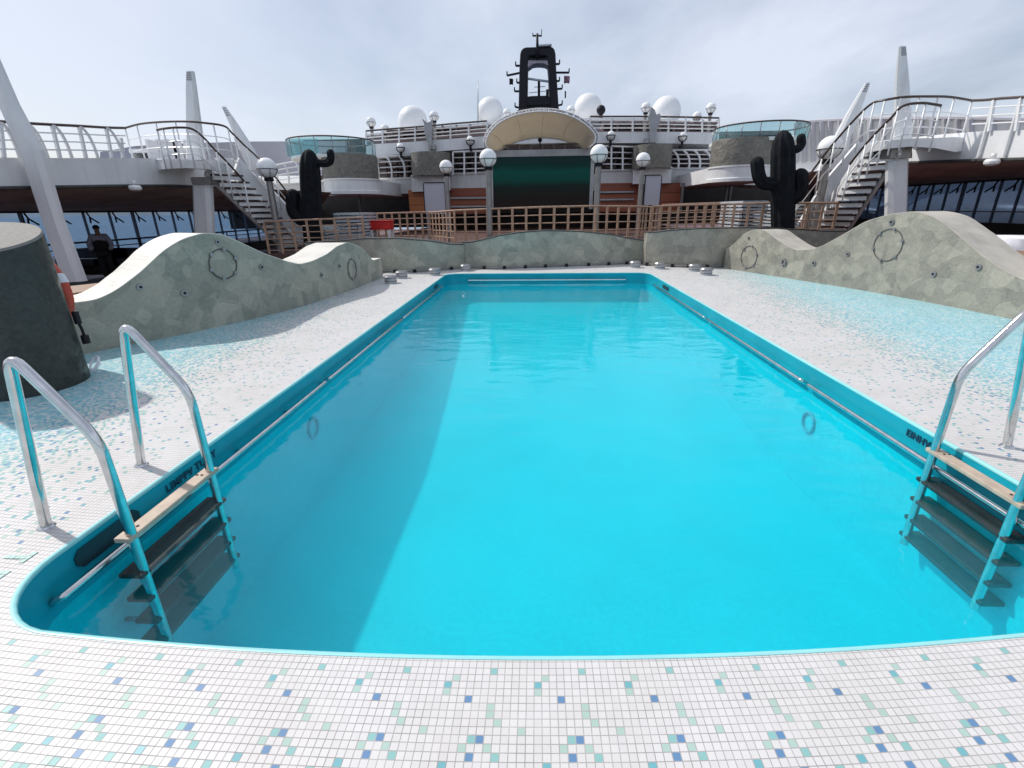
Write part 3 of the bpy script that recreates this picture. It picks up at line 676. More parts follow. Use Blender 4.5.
# water jets on the deck
jet = thing('deck_nozzle', (0,0,0), '', 'nozzle', 'steel nozzles standing on the far pool deck')
MB().lathe([(.001,.0),(.13,.0),(.13,.1),(.115,.115),(.001,.115)], (0,0,0), 20).build('nozzle_body', 'lounger', jet)
MB().lathe([(.001,.116),(.15,.116),(.155,.135),(.13,.165),(.001,.18)], (0,0,0), 20).build('nozzle_lid', 'fin', jet)
MB().lathe([(.131,.035),(.134,.04),(.134,.06),(.131,.065)], (0,0,0), 20).build('slotted_band', 'post', jet)
jets = [((391,283),'squat steel deck nozzle nearest the end of the green wave wall'),((402,278),'squat steel deck nozzle just behind the nearest one by the shaded wave wall'),((435,275),'squat steel deck nozzle below the shaded green wall near the pool corner'),((461,270),'squat steel deck nozzle where the shaded wall meets the bulging wall'),
        ((633,263),'squat steel deck nozzle where the bulging wall meets the pale wall'),((658,267),'squat steel deck nozzle below the pale wall near the pool corner'),((694,271),'steel deck nozzle just behind another before the beige wave wall'),((706,275),'steel deck nozzle nearest the end of the beige wave wall')]
for i, ((px, py), lab) in enumerate(jets):
    p = PZ(px, py, 0); p.y = min(p.y, 13.0 if i < 4 else 13.05); 
    if i == 3: p = Vector((-1.85, 12.75, 0))
    if i == 4: p = Vector((2.62, 13.25, 0))
    if i == 5: p = Vector((3.2, 12.95, 0))
    if i == 0: jet.location = p; jet['label'] = lab
    else: dup(jet, p, lab)

# ------------------------------------------------------------------ globe lamps
def make_lamp(h, rg, label, group):
    r = thing('globe_lamp', (0,0,0), label, 'lamp', group)
    p = MB().tube([(0,0,0),(0,0,h-rg*1.25)], [rg*.36, rg*.33], 12).build('pole', 'post', r)
    MB().lathe([(rg*.62,0),(rg*.62,.03),(rg*.4,.06)], (0,0,0), 14).build('base_plate', 'post', p)
    MB().sphere((0,0,h), rg, 24, 14).build('globe', 'globe', r)
    c = MB(); c.tube([(rg*1.03*math.cos(2*PI*k/24), rg*1.03*math.sin(2*PI*k/24), h-rg*.12) for k in range(24)], rg*.035, 6, True)
    for k in range(6):
        a = PI*k/3 + .2
        c.tube([(rg*1.04*math.cos(e)*math.cos(a), rg*1.04*math.cos(e)*math.sin(a), h+rg*1.04*math.sin(e)) for e in [-.12-1.2*q/8 for q in range(9)]], rg*.025, 5)
    c.lathe([(rg*.45, h-rg*1.3),(rg*.5,h-rg*1.05),(rg*.42,h-rg*.93)], (0,0,0), 14)
    c.build('wire_cage', 'black', r); return r
def place_lamp(proto, px, py, Y, zb, h0, label, first=False):
    p = PY(px, py, Y); s = (p.z - zb)/h0
    if first: o = proto; o.location = (p.x, p.y, zb); o.scale = (s,)*3
    else: o = dup(proto, (p.x, p.y, zb), label, s)
    return o
Lm = make_lamp(3.0, .29, 'tall globe lamp post at the screen edge nearest the red chest', 'globe lamp posts on the rear deck')
place_lamp(Lm, 488, 158, 15.6, .3, 3.0, '', True)
place_lamp(Lm, 599, 154, 15.6, .3, 3.0, 'tall globe lamp post at the screen edge, taller neighbour of a pale notice board')
Ls = make_lamp(3.2, .28, 'globe lamp post in front of the pale board nearest the red chest', 'globe lamp posts on the rear deck')
place_lamp(Ls, 446, 167, 18.2, .3, 3.2, '', True)
place_lamp(Ls, 643, 160, 18.2, .3, 3.2, 'shorter globe lamp post in front of the pale board away from the red chest')
Lf = make_lamp(2.6, .29, 'globe lamp post before the shaded stairs beside the low armed cactus', 'globe lamp posts on the rear deck')
place_lamp(Lf, 267, 168, 15.4, .2, 2.6, '', True)
place_lamp(Lf, 830, 148, 15.4, .2, 2.6, 'largest globe lamp post, before the sunlit stairs beside the three armed cactus')

# ------------------------------------------------------------------ fences on the rear deck
def fence(pts, label, nposts, zb=0.3, pw=.07):
    tops = [PY(px, py, Y) for px, py, Y in pts]
    root = thing('deck_railing', (tops[0].x, tops[0].y, zb), label, 'railing', 'brown railings of the rear deck')
    MB().tube(tops, .028, 8).build('handrail', 'railwood', root)
    for f in (.1, .28, .46, .64, .82):
        MB().tube([Vector((t.x, t.y, zb+(t.z-zb)*f)) for t in tops], .016, 6).build('rail', 'railwood', root)
    L = [0]
    for a, b in zip(tops[:-1], tops[1:]): L.append(L[-1]+(b-a).length)
    nposts = int(nposts*1.35)
    for k in range(nposts):
        s = L[-1]*k/(nposts-1)
        for i in range(len(tops)-1):
            if L[i] <= s <= L[i+1]+1e-6:
                t = tops[i].lerp(tops[i+1], (s-L[i])/max(1e-6, L[i+1]-L[i])); d = (tops[i+1]-tops[i]).normalized(); break
        MB().bar((t.x, t.y, zb), (t.x, t.y, t.z-.01), pw, .03, (d.y, -d.x, 0)).build('post', 'railwood', root)
    return root
fence([(264,222,14.9),(300,220,15.0),(330,219,15.1),(362,217.5,15.2)], 'brown railing in front of the cactus with one raised arm', 6)
fence([(362,214,18.5),(395,213,18.5),(429,212,18.5)], 'brown railing beside the red chest', 8)
fence([(429,212.5,18.5),(442,211.5,17.2),(454,210.5,16.2)], 'short brown railing running back from the bulging wall, chest side', 6)
fence([(454,210.5,16.2),(500,208.5,15.4),(545,207,15.2),(593,206,15.3),(640,206.5,16.2)], 'long curved brown railing below the big dark screen', 12)
fence([(640,206.5,16.2),(652,207,17.3),(662,207.5,18.5)], 'short brown railing running back from the bulging wall, board side', 6)
fence([(652,206.5,16.6),(690,205,16.6),(735,204,16.4)], 'brown railing before the dark recess without a chest', 8)
fence([(662,205,19.5),(700,203.5,19.5),(740,202,19.5)], 'rear brown railing inside the dark recess without a chest', 8)
fence([(735,204,15.2),(775,203,15.0),(815,203,14.8),(838,203,14.8)], 'brown railing in front of the three armed cactus', 6)
fence([(806,203,15.3),(822,203,16.2),(840,204,17.0)], 'brown railing at the foot of the sunlit stairs', 6)

# ------------------------------------------------------------------ cacti
def cactus(px, yt, yb, Y, arms, label, lean=0.0):
    b = PY(px+3, yb, Y); t = PY(px, yt, Y); b.z = .3
    root = thing('giant_cactus', (b.x, b.y, .3), label, 'cactus', 'black foam cacti on the rear deck')
    def ribbed(path, rad, n=40, ribs=10):
        path = [Vector(p) for p in path]; N = len(path); secs = []; prev = None
        for i, p in enumerate(path):
            d = (path[min(i+1,N-1)] - path[max(i-1,0)]).normalized()
            if prev is None: u = Vector((0,1,0)); u = (u - d*u.dot(d)).normalized()
            else: u = (prev - d*prev.dot(d)).normalized()
            prev = u; w = d.cross(u); r = rad[i]
            secs.append([p + (u*math.cos(2*PI*k/n)+w*math.sin(2*PI*k/n))*r*(1+.07*math.cos(ribs*2*PI*k/n)) for k in range(n)])
        return MB().loft(secs, True, True, True)
    h = t.z - .3; r0 = .29
    prof = [(0,.9),(.1,.92),(.3,.98),(.5,1.0),(.65,1.0),(.78,.98),(.86,.92),(.92,.8),(.96,.6),(.985,.38),(1.0,.06)]
    ribbed([b.lerp(t, f) for f, _ in prof], [r0*q for _, q in prof]).build('trunk', 'flock', root)
    for P in arms:
        pts = smoothpath([PY(x, y, Y-.02) for x, y, _ in P], 6); rr = []
        for i in range(len(pts)):
            f = i/(len(pts)-1)*(len(P)-1); k = min(int(f), len(P)-2); rr.append(P[k][2] + (P[k+1][2]-P[k][2])*(f-k))
        # round the tip
        dirn = (pts[-1]-pts[-2]).normalized(); e = pts[-1]; re = rr[-1]
        for a, q in ((.5,.86),(.8,.58),(.95,.28),(1.0,.05)): pts.append(e + dirn*re*a); rr.append(re*q)
        ribbed(pts, rr, 24, 8).build('arm', 'flock', root)
    return root
cactus(309, 149, 241, 15.6, [[(316,163,.1),(326,163,.11),(330.5,160,.11),(330.5,153,.11)], [(316,219,.17),(303,220,.19),(294,212,.2),(293,196,.21)]],
       'black cactus with a low bent arm and one small raised arm', .0)
cactus(783, 130, 232, 14.6, [[(789,150,.09),(797,149,.1),(801,145,.11),(801,138,.11)], [(776,184,.15),(764,183,.16),(759,176,.17),(757,163,.17)], [(784,200,.15),(793,199,.17),(800,190,.19),(800,176,.2)]],
       'black cactus with three arms near the sunlit stairs', .0)

# ------------------------------------------------------------------ stacked loungers, red chest
lg = thing('stacked_sun_lounger', (0,0,0), 'x', 'sun lounger', 'grey sun loungers stacked on the rear deck')
mb = MB()
for sx in (-.36, .36): mb.box((sx-.03, 0, .02), (sx+.03, 1.9, .08))
mb.box((-.36,0,.02),(.36,.05,.075)); mb.box((-.36,1.85,.02),(.36,1.9,.075))
mb.build('frame', 'lounger', lg)
sl = MB()
for k in range(14): sl.box((-.34, .08+.128*k, .07), (.34, .17+.128*k, .088))
sl.build('slat_bed', 'lounger', lg)
for sx in (-.33, .33):
    for yy in (.25, 1.6): MB().box((sx-.02, yy, -.012), (sx+.02, yy+.06, .02)).build('leg', 'lounger', lg)
first = True
def stack(px, Y, n, label, zb=.3, rz=0.0, proto=None, step=.105, sc=1.0, matl=None):
    global first
    x = PY(px, 215, Y).x
    for k in range(n):
        loc = (x + random.uniform(-.02,.02), Y + random.uniform(-.02,.02), zb+.015+step*k*sc)
        if first and proto is None:
            lg.location = loc; lg['label'] = label; lg.rotation_euler = (0,0,rz); first = False
        else: dup(proto or lg, loc, label, sc, rz + random.uniform(-.02,.02))
stack(345, 16.0, 11, 'grey sun lounger in the tall stack between the low armed cactus and red chest', sc=1.0)
stack(312, 17.0, 7, 'grey sun lounger in the low stack behind the cactus with a low arm', sc=1.0)
stack(754, 16.2, 13, 'grey sun lounger in the tall stack before the three armed cactus', sc=1.0)
stack(791, 16.8, 12, 'grey sun lounger in the stack between three armed cactus and sunlit stairs', sc=1.0)
p = PY(379, 230, 17.2)
ch = thing('red_chest', (p.x, 17.2, .3), 'bright red box on white legs behind the railing', 'chest')
a, b = PY(369.5,230,17.2), PY(389,221.5,17.2)
MB().box((a.x, 17.2, a.z), (b.x, 17.75, b.z)).build('box_body', 'red', ch, bevel=.03)
MB().box((a.x-.02, 17.18, b.z), (b.x+.02, 17.77, b.z+.04)).build('lid', 'red', ch, bevel=.01)
for x in (a.x+.05, b.x-.05):
    for y in (17.26, 17.69): MB().box((x-.045, y-.03, .3), (x+.045, y+.03, a.z)).build('leg', 'white2', ch)

# ------------------------------------------------------------------ superstructure
SY = 32.0
dh = thing('deckhouse', (0, SY, .3), 'tiered white deckhouse with dark openings and red brown cladding behind the screen', 'building')
MB().box((-17, SY+6, .3), (17, SY+8, 6.4)).box((-24, SY+6.5, .3), (22, SY+7.5, 3.6)).build('back_wall', 'dark', dh)  # near-black colour stands in for the shade deep in the open recesses
# white fascias (level one)
f1 = [(255,186,199,SY-1),(322,182,196,SY),(374,180,194.5,SY),(411,178.5,193.5,SY),(412,176.5,192,SY-1.2),(432,174.5,191,SY-1.8),(450,174,190,SY-1.2),(451,174.5,190,SY),(487,173,189,SY)]
f1r = [(600,171,185,SY),(632,170.5,184.5,SY),(633,168.5,184,SY-1.2),(650,168,183.5,SY-1.8),(671,168,183,SY-1.2),(673,169,183.5,SY),(718,169,183.5,SY),(775,170,186,SY),(862,174,192,SY-1)]
for fl_ in (f1, f1r):
    secs = []
    for px, yt, yb, Y in fl_:
        t, q = PY(px,yt,Y), PY(px,yb,Y); secs.append([q, t, t+Vector((0,3.2,0)), q+Vector((0,3.2,0))])
    MB().loft(secs, True, False).build('lower_fascia', 'white', dh)
    r_ = MB()
    for px, yt, yb, Y in fl_: pass
    top = [PY(px,yt,Y)+Vector((0,-.03,.02)) for px, yt, yb, Y in fl_]
    MB().tube(top, .07, 6).build('fascia_lip', 'white2', dh)
mb = MB(); a, b = PY(451,174.5,SY), PY(637,172,SY); mb.box((a.x, SY+.9, a.z-1.0), (b.x, SY+4, a.z-.05)); mb.build('stage_fascia', 'white', dh)
# level two fascias
f2 = [(366,144.5,156.5,SY),(395,143,154.5,SY),(423,141,152.5,SY),(455,138.5,150,SY),(487,136,147.5,SY),(520,134,145,SY),(560,132.5,143.5,SY),(600,132,143,SY),(640,132,143,SY),(680,132,143.5,SY),(719,132.5,144.5,SY)]
secs = []
for px, yt, yb, Y in f2:
    t, q = PY(px,yt,Y-1), PY(px,yb,Y-1); secs.append([q, t, t+Vector((0,5,0)), q+Vector((0,5,0))])
MB().loft(secs, True, False).build('upper_fascia', 'white', dh)
# cladding
for q_ in ((449, 188, 488, 214), (598, 183, 640, 212)):
    mb = MB(); ybox(mb, *q_, SY-.2, .3); mb.build('red_cladding', 'woodred', dh)
mb = MB(); ybox(mb, 409, 190, 428, 214, SY-1.0, 3.0); mb.build('lit_cladding', 'woodredlit', dh)
mb = MB(); ybox(mb, 657, 183, 680, 212, SY-1.0, 3.0); mb.build('side_cladding', 'woodred', dh)
for x0, x1, y in ((450,487,198),(450,487,206.5),(600,634,192),(600,634,199.5)):
    mb = MB(); ybox(mb, x0, y-.7, x1, y+.7, SY-.35, .12); mb.build('pale_batten', 'lounger', dh)
mb = MB(); ybox(mb, 427, 190, 450, 214, SY+.3, .4); ybox(mb, 640,183,658,212, SY+.3,.4); mb.build('inner_wall', 'dark', dh)
mb = MB(); ybox(mb, 320, 152, 414, 182, SY+2.5, .3); ybox(mb, 448,148,640,176,SY+2.5,.3); ybox(mb, 668,143,722,172,SY+2.5,.3); mb.build('balcony_back_wall', 'loungerb', dh)
for px, y0, y1 in ((360,194,222),(682,183,213),(726,184,213),(730,184,213)):
    mb = MB(); ybox(mb, px-1, y0, px+1, y1, SY-2, .15); mb.build('thin_column', 'post', dh)
# upper roof behind the top railing
r1 = [(366,136,SY+3),(391,133.5,SY+3),(440,128.5,SY+3),(497,124,SY+3),(540,121.5,SY+3),(600,120,SY+3),(650,120.5,SY+3),(716,124.5,SY+3)]
MB().loft([[PY(x,y,Y), PY(x,y-2.2,Y), PY(x,y-2.2,Y)+Vector((0,6,.2)), PY(x,y,Y)+Vector((0,6,0))] for x, y, Y in r1], True, False).build('top_roof', 'white', dh)
MB().loft([[PY(x,y+13,Y+1), PY(x,y,Y+1), PY(x,y,Y+1)+Vector((0,.2,0)), PY(x,y+13,Y+1)+Vector((0,.2,0))] for x, y, Y in r1], True, False).build('upper_back_wall', 'canvas', dh)
# stone drums on level one
def drum(px0, px1, yt, yb, Y, label, depth=None):
    a, b, t = PY(px0,yb,Y), PY(px1,yb,Y), PY((px0+px1)/2,yt,Y); r = (b.x-a.x)/2; c = Vector(((a.x+b.x)/2, Y+r*.35, 0))
    zb, zt = (a.z+b.z)/2, t.z
    root = thing('stone_drum', (c.x, c.y, zb), label, 'column', 'brown stone drums on the deckhouse')
    MB().lathe([(.01,zb),(r,zb),(r,zt-.08),(r*.985,zt),(.01,zt)], (c.x,c.y,0), 40).build('drum_body', 'drum', root)
    return c, r, zt, zb
drum(411, 450, 152.5, 176, SY-1.6, 'small brown stone drum under the fin near the cactus with a low arm')
drum(633, 672, 145, 168.5, SY-1.6, 'small brown stone drum under the fin near the three armed cactus')
def bay(px0, px1, yt, yb, fx0, fx1, fyb, gx0, gx1, gy, Y, label, glabel):
    c, r, zt, zb = drum(px0, px1, yt, yb, Y, label)
    zf = PY((fx0+fx1)/2, fyb, Y).z
    root = thing('glass_bay', (c.x, c.y, zt), glabel, 'glass bay', 'glass bays on the large drums')
    Yg = c.y + .6; ga, gb = PY(gx0, gy, Yg), PY(gx1, gy, Yg); g0 = PY((gx0+gx1)/2, gy, Yg-(gb.x-ga.x)/2).z; rg = (gb.x-ga.x)/2; gx = (ga.x+gb.x)/2; gyc = Yg
    MB().lathe([(rg*.985,zt+.02),(rg,g0)], (gx,gyc,0), 48, PI*.9, PI*2.1).build('glass_screen', 'glassteal', root)
    MB().tube([(gx+rg*math.cos(a), gyc+rg*math.sin(a), g0+.03) for a in [2*PI*k/40 for k in range(40)]], .035, 6, True).build('top_rail', 'handwood', root)
    MB().lathe([(.01,zt+.005),(rg*1.02,zt+.005),(rg*1.02,zt-.14),(.01,zt-.14)], (gx,gyc+.35,0), 48).build('bay_floor', 'white', root)
    for k in range(11):
        a = PI*.9 + PI*1.2*k/10; MB().tube([(gx+rg*.99*math.cos(a), gyc+rg*.99*math.sin(a), zt), (gx+rg*1.005*math.cos(a), gyc+rg*1.005*math.sin(a), g0)], .02, 6).build('glazing_post', 'fin', root)
    f = thing('curved_fascia', (c.x, c.y, zf), 'white rounded soffit below the large drum ' + ('above the red chest side' if px0 < 500 else 'behind the three armed cactus'), 'fascia', 'rounded white soffits')
    MB().lathe([(.01,zf),(r*1.06,zf),(r*1.06,zf+(zb-zf)*.2),(r*1.02,zf+(zb-zf)*.25),(r*1.02,zb-.1),(r*1.05,zb-.08),(r*1.05,zb-.004),(.01,zb-.004)], (c.x,c.y,0), 48).build('soffit_body', 'white', f)
    MB().box((c.x-r*1.0, c.y+.2, zf+.01), (c.x+r*1.0, c.y+9, zb-.02)).build('soffit_slab', 'white', f)
bay(322, 375, 155, 179, 322, 378, 194.5, 290, 372, 136, 27.0, 'large brown stone drum under the glass bay above the red chest side', 'teal glass bay over the large drum behind the cactus with a low arm')
bay(714, 773, 139, 166, 710, 775, 182, 717, 806, 121.5, 25.5, 'large brown stone drum under the glass bay behind the three armed cactus', 'teal glass bay over the large drum behind the three armed cactus')
o = MB(); ybox(o, 286, 139, 318, 156, 28.5, .06); o = o.build('glass_windbreak', 'glassteal'); tag(o, 'flat teal glass windbreak beside the glass bay on the shaded side', 'glass panel')
# balcony railings
def white_railing(pts, hpx, n, label, rails=4, curved=False, rw=.035, top='white2', group='white railings of the deckhouse'):
    tops = [PY(x,y,Y) for x,y,Y in pts]; bots = [PY(x,y+h,Y) for (x,y,Y), h in zip(pts, hpx)]
    root = thing('balcony_railing', bots[0], label, 'railing', group)
    MB().tube(tops, rw*1.2, 6).build('handrail', top, root)
    for k in range(1, rails):
        f = k/rails; MB().tube([t.lerp(q, f) for t, q in zip(tops, bots)], rw*.7, 5).build('rail', 'white2', root)
    m = len(tops)-1
    for k in range(n):
        s = k/(n-1)*m; i = min(int(s), m-1); t = tops[i].lerp(tops[i+1], s-i); q = bots[i].lerp(bots[i+1], s-i)
        if curved: MB().tube(arc(t, t.lerp(q,.4)+Vector((.45,-.1,.1)), q+Vector((.35,0,0))), rw*1.3, 6).build('post', 'white2', root)
        else: MB().bar(q, t, rw*2, rw*2).build('post', 'white2', root)
    return root
white_railing([(373,157,SY-1),(412,155,SY-1)], (22,22), 4, 'white balcony railing between the large and small drums on the chest side', 4, True, .045)
white_railing([(453,152,SY-1),(487,151,SY-1)], (23,23), 4, 'white balcony railing between the screen and the small drum on the chest side', 4, False, .045)
white_railing([(600,146,SY-1),(634,147,SY-1)], (24,23), 4, 'white balcony railing between the screen and the other small drum', 4, False, .045)
white_railing([(672,150,SY-1),(715,150,SY-1)], (18,18), 5, 'white balcony railing between a small drum and the sunlit glass bay', 4, True, .045)
white_railing([(272,166,SY-2),(300,160.5,SY-1.5),(322,158,SY-1)], (20,22,22.5), 6, 'white balcony railing with curved posts beyond the cactus with a low arm', 4, True, .045)
UPR = [(305,135.5,SY-1.5),(366,131,SY-1),(395,128.5,SY-1),(423,126.5,SY-1),(455,123.5,SY-1),(487,121,SY-1)]
white_railing(UPR[1:], (13.5,14.5,14.5,15,15), 8, 'white upper deck railing under the radomes on the shaded side', 4, False, .04, 'handwood')
white_railing([(590,116.5,SY-1),(640,116.5,SY-1),(680,117,SY-1),(719,118,SY-1)], (15.5,15.5,15.5,15), 8, 'white upper deck railing under the radomes on the sunlit side', 4, False, .04, 'handwood')
# upper-deck stacked loungers (far, seen through the railings)
lb2 = MB().box((-.36,0,.0),(.36,1.9,.05)).box((-.36,0,.05),(-.3,1.9,.1)).box((.3,0,.05),(.36,1.9,.1)).build('folded_lounger', 'loungerb'); tag(lb2, 'dark folded sun lounger stacked behind the upper deck railings', 'sun lounger', 'dark loungers behind the upper railings')
fst = True
for px0, px1, py, Y, nn, nk in ((388, 484, 131, SY+1.2, 7, 3), (603, 716, 124, SY+1.2, 8, 3), (377, 409, 166, SY+.6, 3, 4), (676, 712, 158, SY+.6, 3, 4), (456, 484, 163, SY+.6, 2, 4), (604, 632, 157, SY+.6, 2, 4)):
    for i in range(nn):
        px = px0 + (px1-px0)*(i+.5)/nn; base = PY(px, py + (9 if nk == 3 else 11) - (4.5*i/nn if px < 490 and nk == 3 else 0), Y)
        for k in range(nk):
            o = lb2 if fst else lb2.copy()
            if not fst: COL.objects.link(o)
            fst = False; o.location = base + Vector((0,0,k*.24)); o.scale = (1.3 if nn > 4 else .8, .5, 2.0); o.rotation_euler = (0, 0, random.uniform(-.1,.1))
# top globe lamps and wall lamps
Lt = make_lamp(1.6, .24, 'small globe lamp at the end of the shaded upper railing', 'small globe lamps on the upper deck')
for i, (px, py, Y, h, lab) in enumerate(((371,122,SY,1.6,''),(385,129,SY+2,1.2,'small low globe lamp just inside the shaded upper railing end'),(434,116,SY,1.6,'small globe lamp beside the fin on the shaded side'),(507,113,SY+5,1.4,'small globe lamp next to the canopy on the shaded side'),
      (571,110,SY+5,1.4,'small globe lamp beside the canopy on the sunlit side'),(646,107.5,SY,1.6,'small globe lamp beside the fin on the sunlit side'),(697,116.5,SY+2,1.2,'small low globe lamp just inside the sunlit upper railing end'),(711,108,SY,1.6,'small globe lamp at the end of the sunlit upper railing'))):
    p = PY(px, py, Y); s = 1.15
    if i == 0: Lt.location = (p.x, p.y, p.z-1.6*s); Lt.scale = (s,)*3
    else: dup(Lt, (p.x, p.y, p.z-1.6*s), lab, s)
wl = thing('wall_lamp', (0,0,0), '', 'lamp', 'bracket lamps on the upper white fascia')
MB().sphere((0,-.35,0), .22, 18, 10).build('globe', 'globe', wl)
mb = MB().tube([(0,-.35,-.24),(0,-.35,-.5),(0,0,-.5)], .075, 8); mb.tube([(.235*math.cos(a), -.35, -.02+.26*math.sin(a)) for a in [PI+PI*k/12 for k in range(13)]], .03, 6); mb.tube([(.24*math.cos(2*PI*k/20), -.35+.24*math.sin(2*PI*k/20), -.02) for k in range(20)], .025, 6, True)
mb.build('bracket', 'black', wl)
for i, (px, py, lab) in enumerate(((402,148,'bracket lamp on the fascia between the fin and the shaded glass bay'),(471,141,'bracket lamp on the fascia between the fin and the canopy, shaded side'),(610,136,'bracket lamp on the fascia between the canopy and the fin, sunlit side'),(681,137,'bracket lamp on the fascia between the fin and the sunlit glass bay'))):
    p = PY(px, py, SY-1)
    if i == 0: wl.location = p; wl['label'] = lab
    else: dup(wl, p, lab)
# fins (dolphin-tail sculptures)
def fin(poly, Y, label):
    pts = [PY(x,y,Y) for x, y in poly]; root = thing('fin_sculpture', (sum(p.x for p in pts)/len(pts), Y, min(p.z for p in pts)), label, 'sculpture', 'fin sculptures on the upper fascia')
    MB().prism(pts, (0,.35,0)).build('fin_blade', 'fin', root, bevel=.06)
    MB().box((pts[0].x-.2, Y+.1, min(p.z for p in pts)+.05),(pts[0].x+.2, Y+1.0, min(p.z for p in pts)+.3)).build('mounting_arm', 'fin', root)
fin([(431.5,150),(427,141),(423.5,130),(424,124),(421.5,118),(424,120),(427,122.5),(430,121),(431.5,118),(432,126),(431.8,140)], SY-1.5, 'grey fish tail fin sculpture on the fascia, shaded side')
fin([(649,143.5),(650.5,130),(649,117),(651,106),(655,109.5),(657,115),(659,112.5),(661.5,115.5),(660,122),(657,132),(656,143.5)], SY-1.5, 'grey fish tail fin sculpture on the fascia, sunlit side')
# boards
for (x0, y0, x1, y1, lab) in ((424.5,183,445,214,'pale grey blank notice board beside orange lit cladding near the red chest'),(645,175.5,660.5,205,'pale grey blank notice board by the globe lamp on the sunlit side')):
    a = PY(x0,y1,20.0); root = thing('notice_board', (a.x, 20, .3), lab, 'notice board', 'grey notice boards')
    mb = MB(); ybox(mb, x0,y0,x1,y1,20,.06); mb.build('panel', 'panelgrey', root)
    mb = MB(); ybox(mb, x0-.4,y0-.9,x1+.4,y0,19.97,.12); ybox(mb,x0-.8,y0,x0,y1,19.98,.1); ybox(mb,x1,y0,x1+.6,y1,19.98,.1); mb.build('frame', 'black', root)
    b = PY(x1,y1,20.0); mb = MB()
    for x in (a.x+.1, b.x-.1): mb.box((x-.04,20.08,.3),(x+.04,20.14,a.z+.6))
    mb.build('legs', 'fin', root)
# screen and canopy
SCY = 25.0
sc = thing('video_screen', (0, SCY, .3), 'wide dark teal video screen in a pale frame under the shell canopy', 'screen')
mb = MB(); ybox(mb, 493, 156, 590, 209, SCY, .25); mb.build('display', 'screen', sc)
mb = MB(); ybox(mb, 488, 149.5, 593.5, 156.3, SCY-.12, 1.2); ybox(mb, 590, 156.3, 593.5, 209, SCY-.08, .8); ybox(mb, 491.5, 156.3, 493, 209, SCY-.08, .8); mb.build('screen_frame', 'fin', sc)
mb = MB(); ybox(mb, 489, 157, 592, 212, SCY+.3, 1.2); mb.build('cabinet', 'dark', sc)
# shell canopy: front arch nearer and higher, back arch on the screen top
can = thing('shell_canopy', (0, SCY, 5), 'cream shell shaped stage canopy arching over the screen', 'canopy')
fr = smoothpath([PY(x,y,SCY-2.2) for x, y in ((488,149),(486,143),(490,133),(500,123),(515,116),(532,112.5),(545,112),(560,113.5),(576,119),(589,128),(595,136),(594,143),(589,147.5))], 5)
bk = smoothpath([PY(x,y,SCY+1.2) for x, y in ((497,151.5),(500,150),(505,147),(513,143),(522,140),(532,138),(541,137.5),(551,138),(561,139.5),(570,142.5),(578,145.5),(584,148.5),(587,150))], 5)
N = len(fr); secs = []
for q in range(9):
    f = q/8; row = []
    for i in range(N):
        p = fr[i].lerp(bk[i], f); row.append(p + Vector((0,0,.3*math.sin(PI*f)*math.sin(PI*i/(N-1)))))
    secs.append(row)
mb = MB(); mb.loft(secs, False, True, False)
o = mb.build('shell', 'cream', can); sol = o.modifiers.new('solid', 'SOLIDIFY'); sol.thickness = .06; sol.offset = 1
for q in range(1, 6):
    i = int(N*q/6); MB().tube([s_[i]+Vector((0,0,-.03)) for s_ in secs], .009, 5).build('seam_rib', 'cream', can)
up_ = [p + Vector((0, -.12, .0)) + Vector((0,.0,.0)) for p in fr]
cen = Vector((sum(p.x for p in fr)/N, 0, min(p.z for p in fr)))
out = [p + ((p-Vector((cen.x,p.y,cen.z-1))).normalized())*.12 for p in fr]
MB().tube(up_, .03, 6).build('truss_chord', 'white2', can); MB().tube(out, .03, 6).build('truss_chord', 'white2', can)
mb = MB()
for i in range(0, N-1, 1): mb.tube([up_[i], out[i+1] if i % 2 else out[i]], .022, 4); mb.tube([out[i], up_[i+1]], .02, 4)
mb.build('truss_lattice', 'fin', can)
MB().tube(bk, .045, 6).build('rear_rim', 'white2', can)
a, b = PY(497,152,SCY+1), PY(588,150,SCY+1)
mb = MB().tube([a,b], .06, 6).tube([a+Vector((0,0,.3)), b+Vector((0,0,.3))], .04, 6)
for k in range(9): q = a.lerp(b, k/8); mb.tube([q, q+Vector((0,0,.32))], .03, 5)
mb.build('lighting_bar', 'fin', can)
q = PY(540,140,SCY); mb = MB().sphere((q.x,q.y,q.z), .1, 10, 6).tube([q, q+Vector((0,0,-.35))], .03, 6); mb.build('small_spotlight', 'black', can)
# radomes
rd = thing('radome', (0,0,0), '', 'radome', 'white radomes on the top deck')
MB().lathe([(.55,0)]+[(max(.01,math.cos(a)), .75+math.sin(a)) for a in [-.72+ (PI/2+.72)*k/16 for k in range(17)]], (0,0,0), 36).build('dome', 'radome', rd)
MB().lathe([(.56,-.25),(.56,.03)], (0,0,0), 24).build('pedestal', 'white', rd)
for i, (px, py, r, Y, lab) in enumerate(((413,122,15.5,38,'white radome beside the fin on the shaded side, lowest of four'),(490,111,13.5,41,'white radome left of the funnel with a whip antenna beside it'),(588,109,15,41,'white radome just right of the funnel'),(666,112,15.5,38,'white radome behind the fin on the sunlit side'))):
    p = PY(px, py, Y); q = PY(px+r, py, Y); rr = (q-p).length*.93
    if i == 0: rd.location = p - Vector((0,0,.75*rr)); rd.scale = (rr,)*3; rd['label'] = lab
    else: dup(rd, p - Vector((0,0,.75*rr)), lab, rr)
o = MB().tube([PY(478,124,40), PY(478,80,40)], [.05,.015], 6).build('whip_antenna', 'fin'); tag(o, 'thin whip antenna beside the radome left of the funnel', 'antenna')
o = thing('searchlight', PY(601,124,36), 'small black searchlight on the top roof beside a radome', 'searchlight')
mb = MB().sphere(PY(601,110,36), .3, 12, 8).tube([PY(601,123,36), PY(601,110,36)], .12, 8); mb.build('lamp_head', 'black', o)
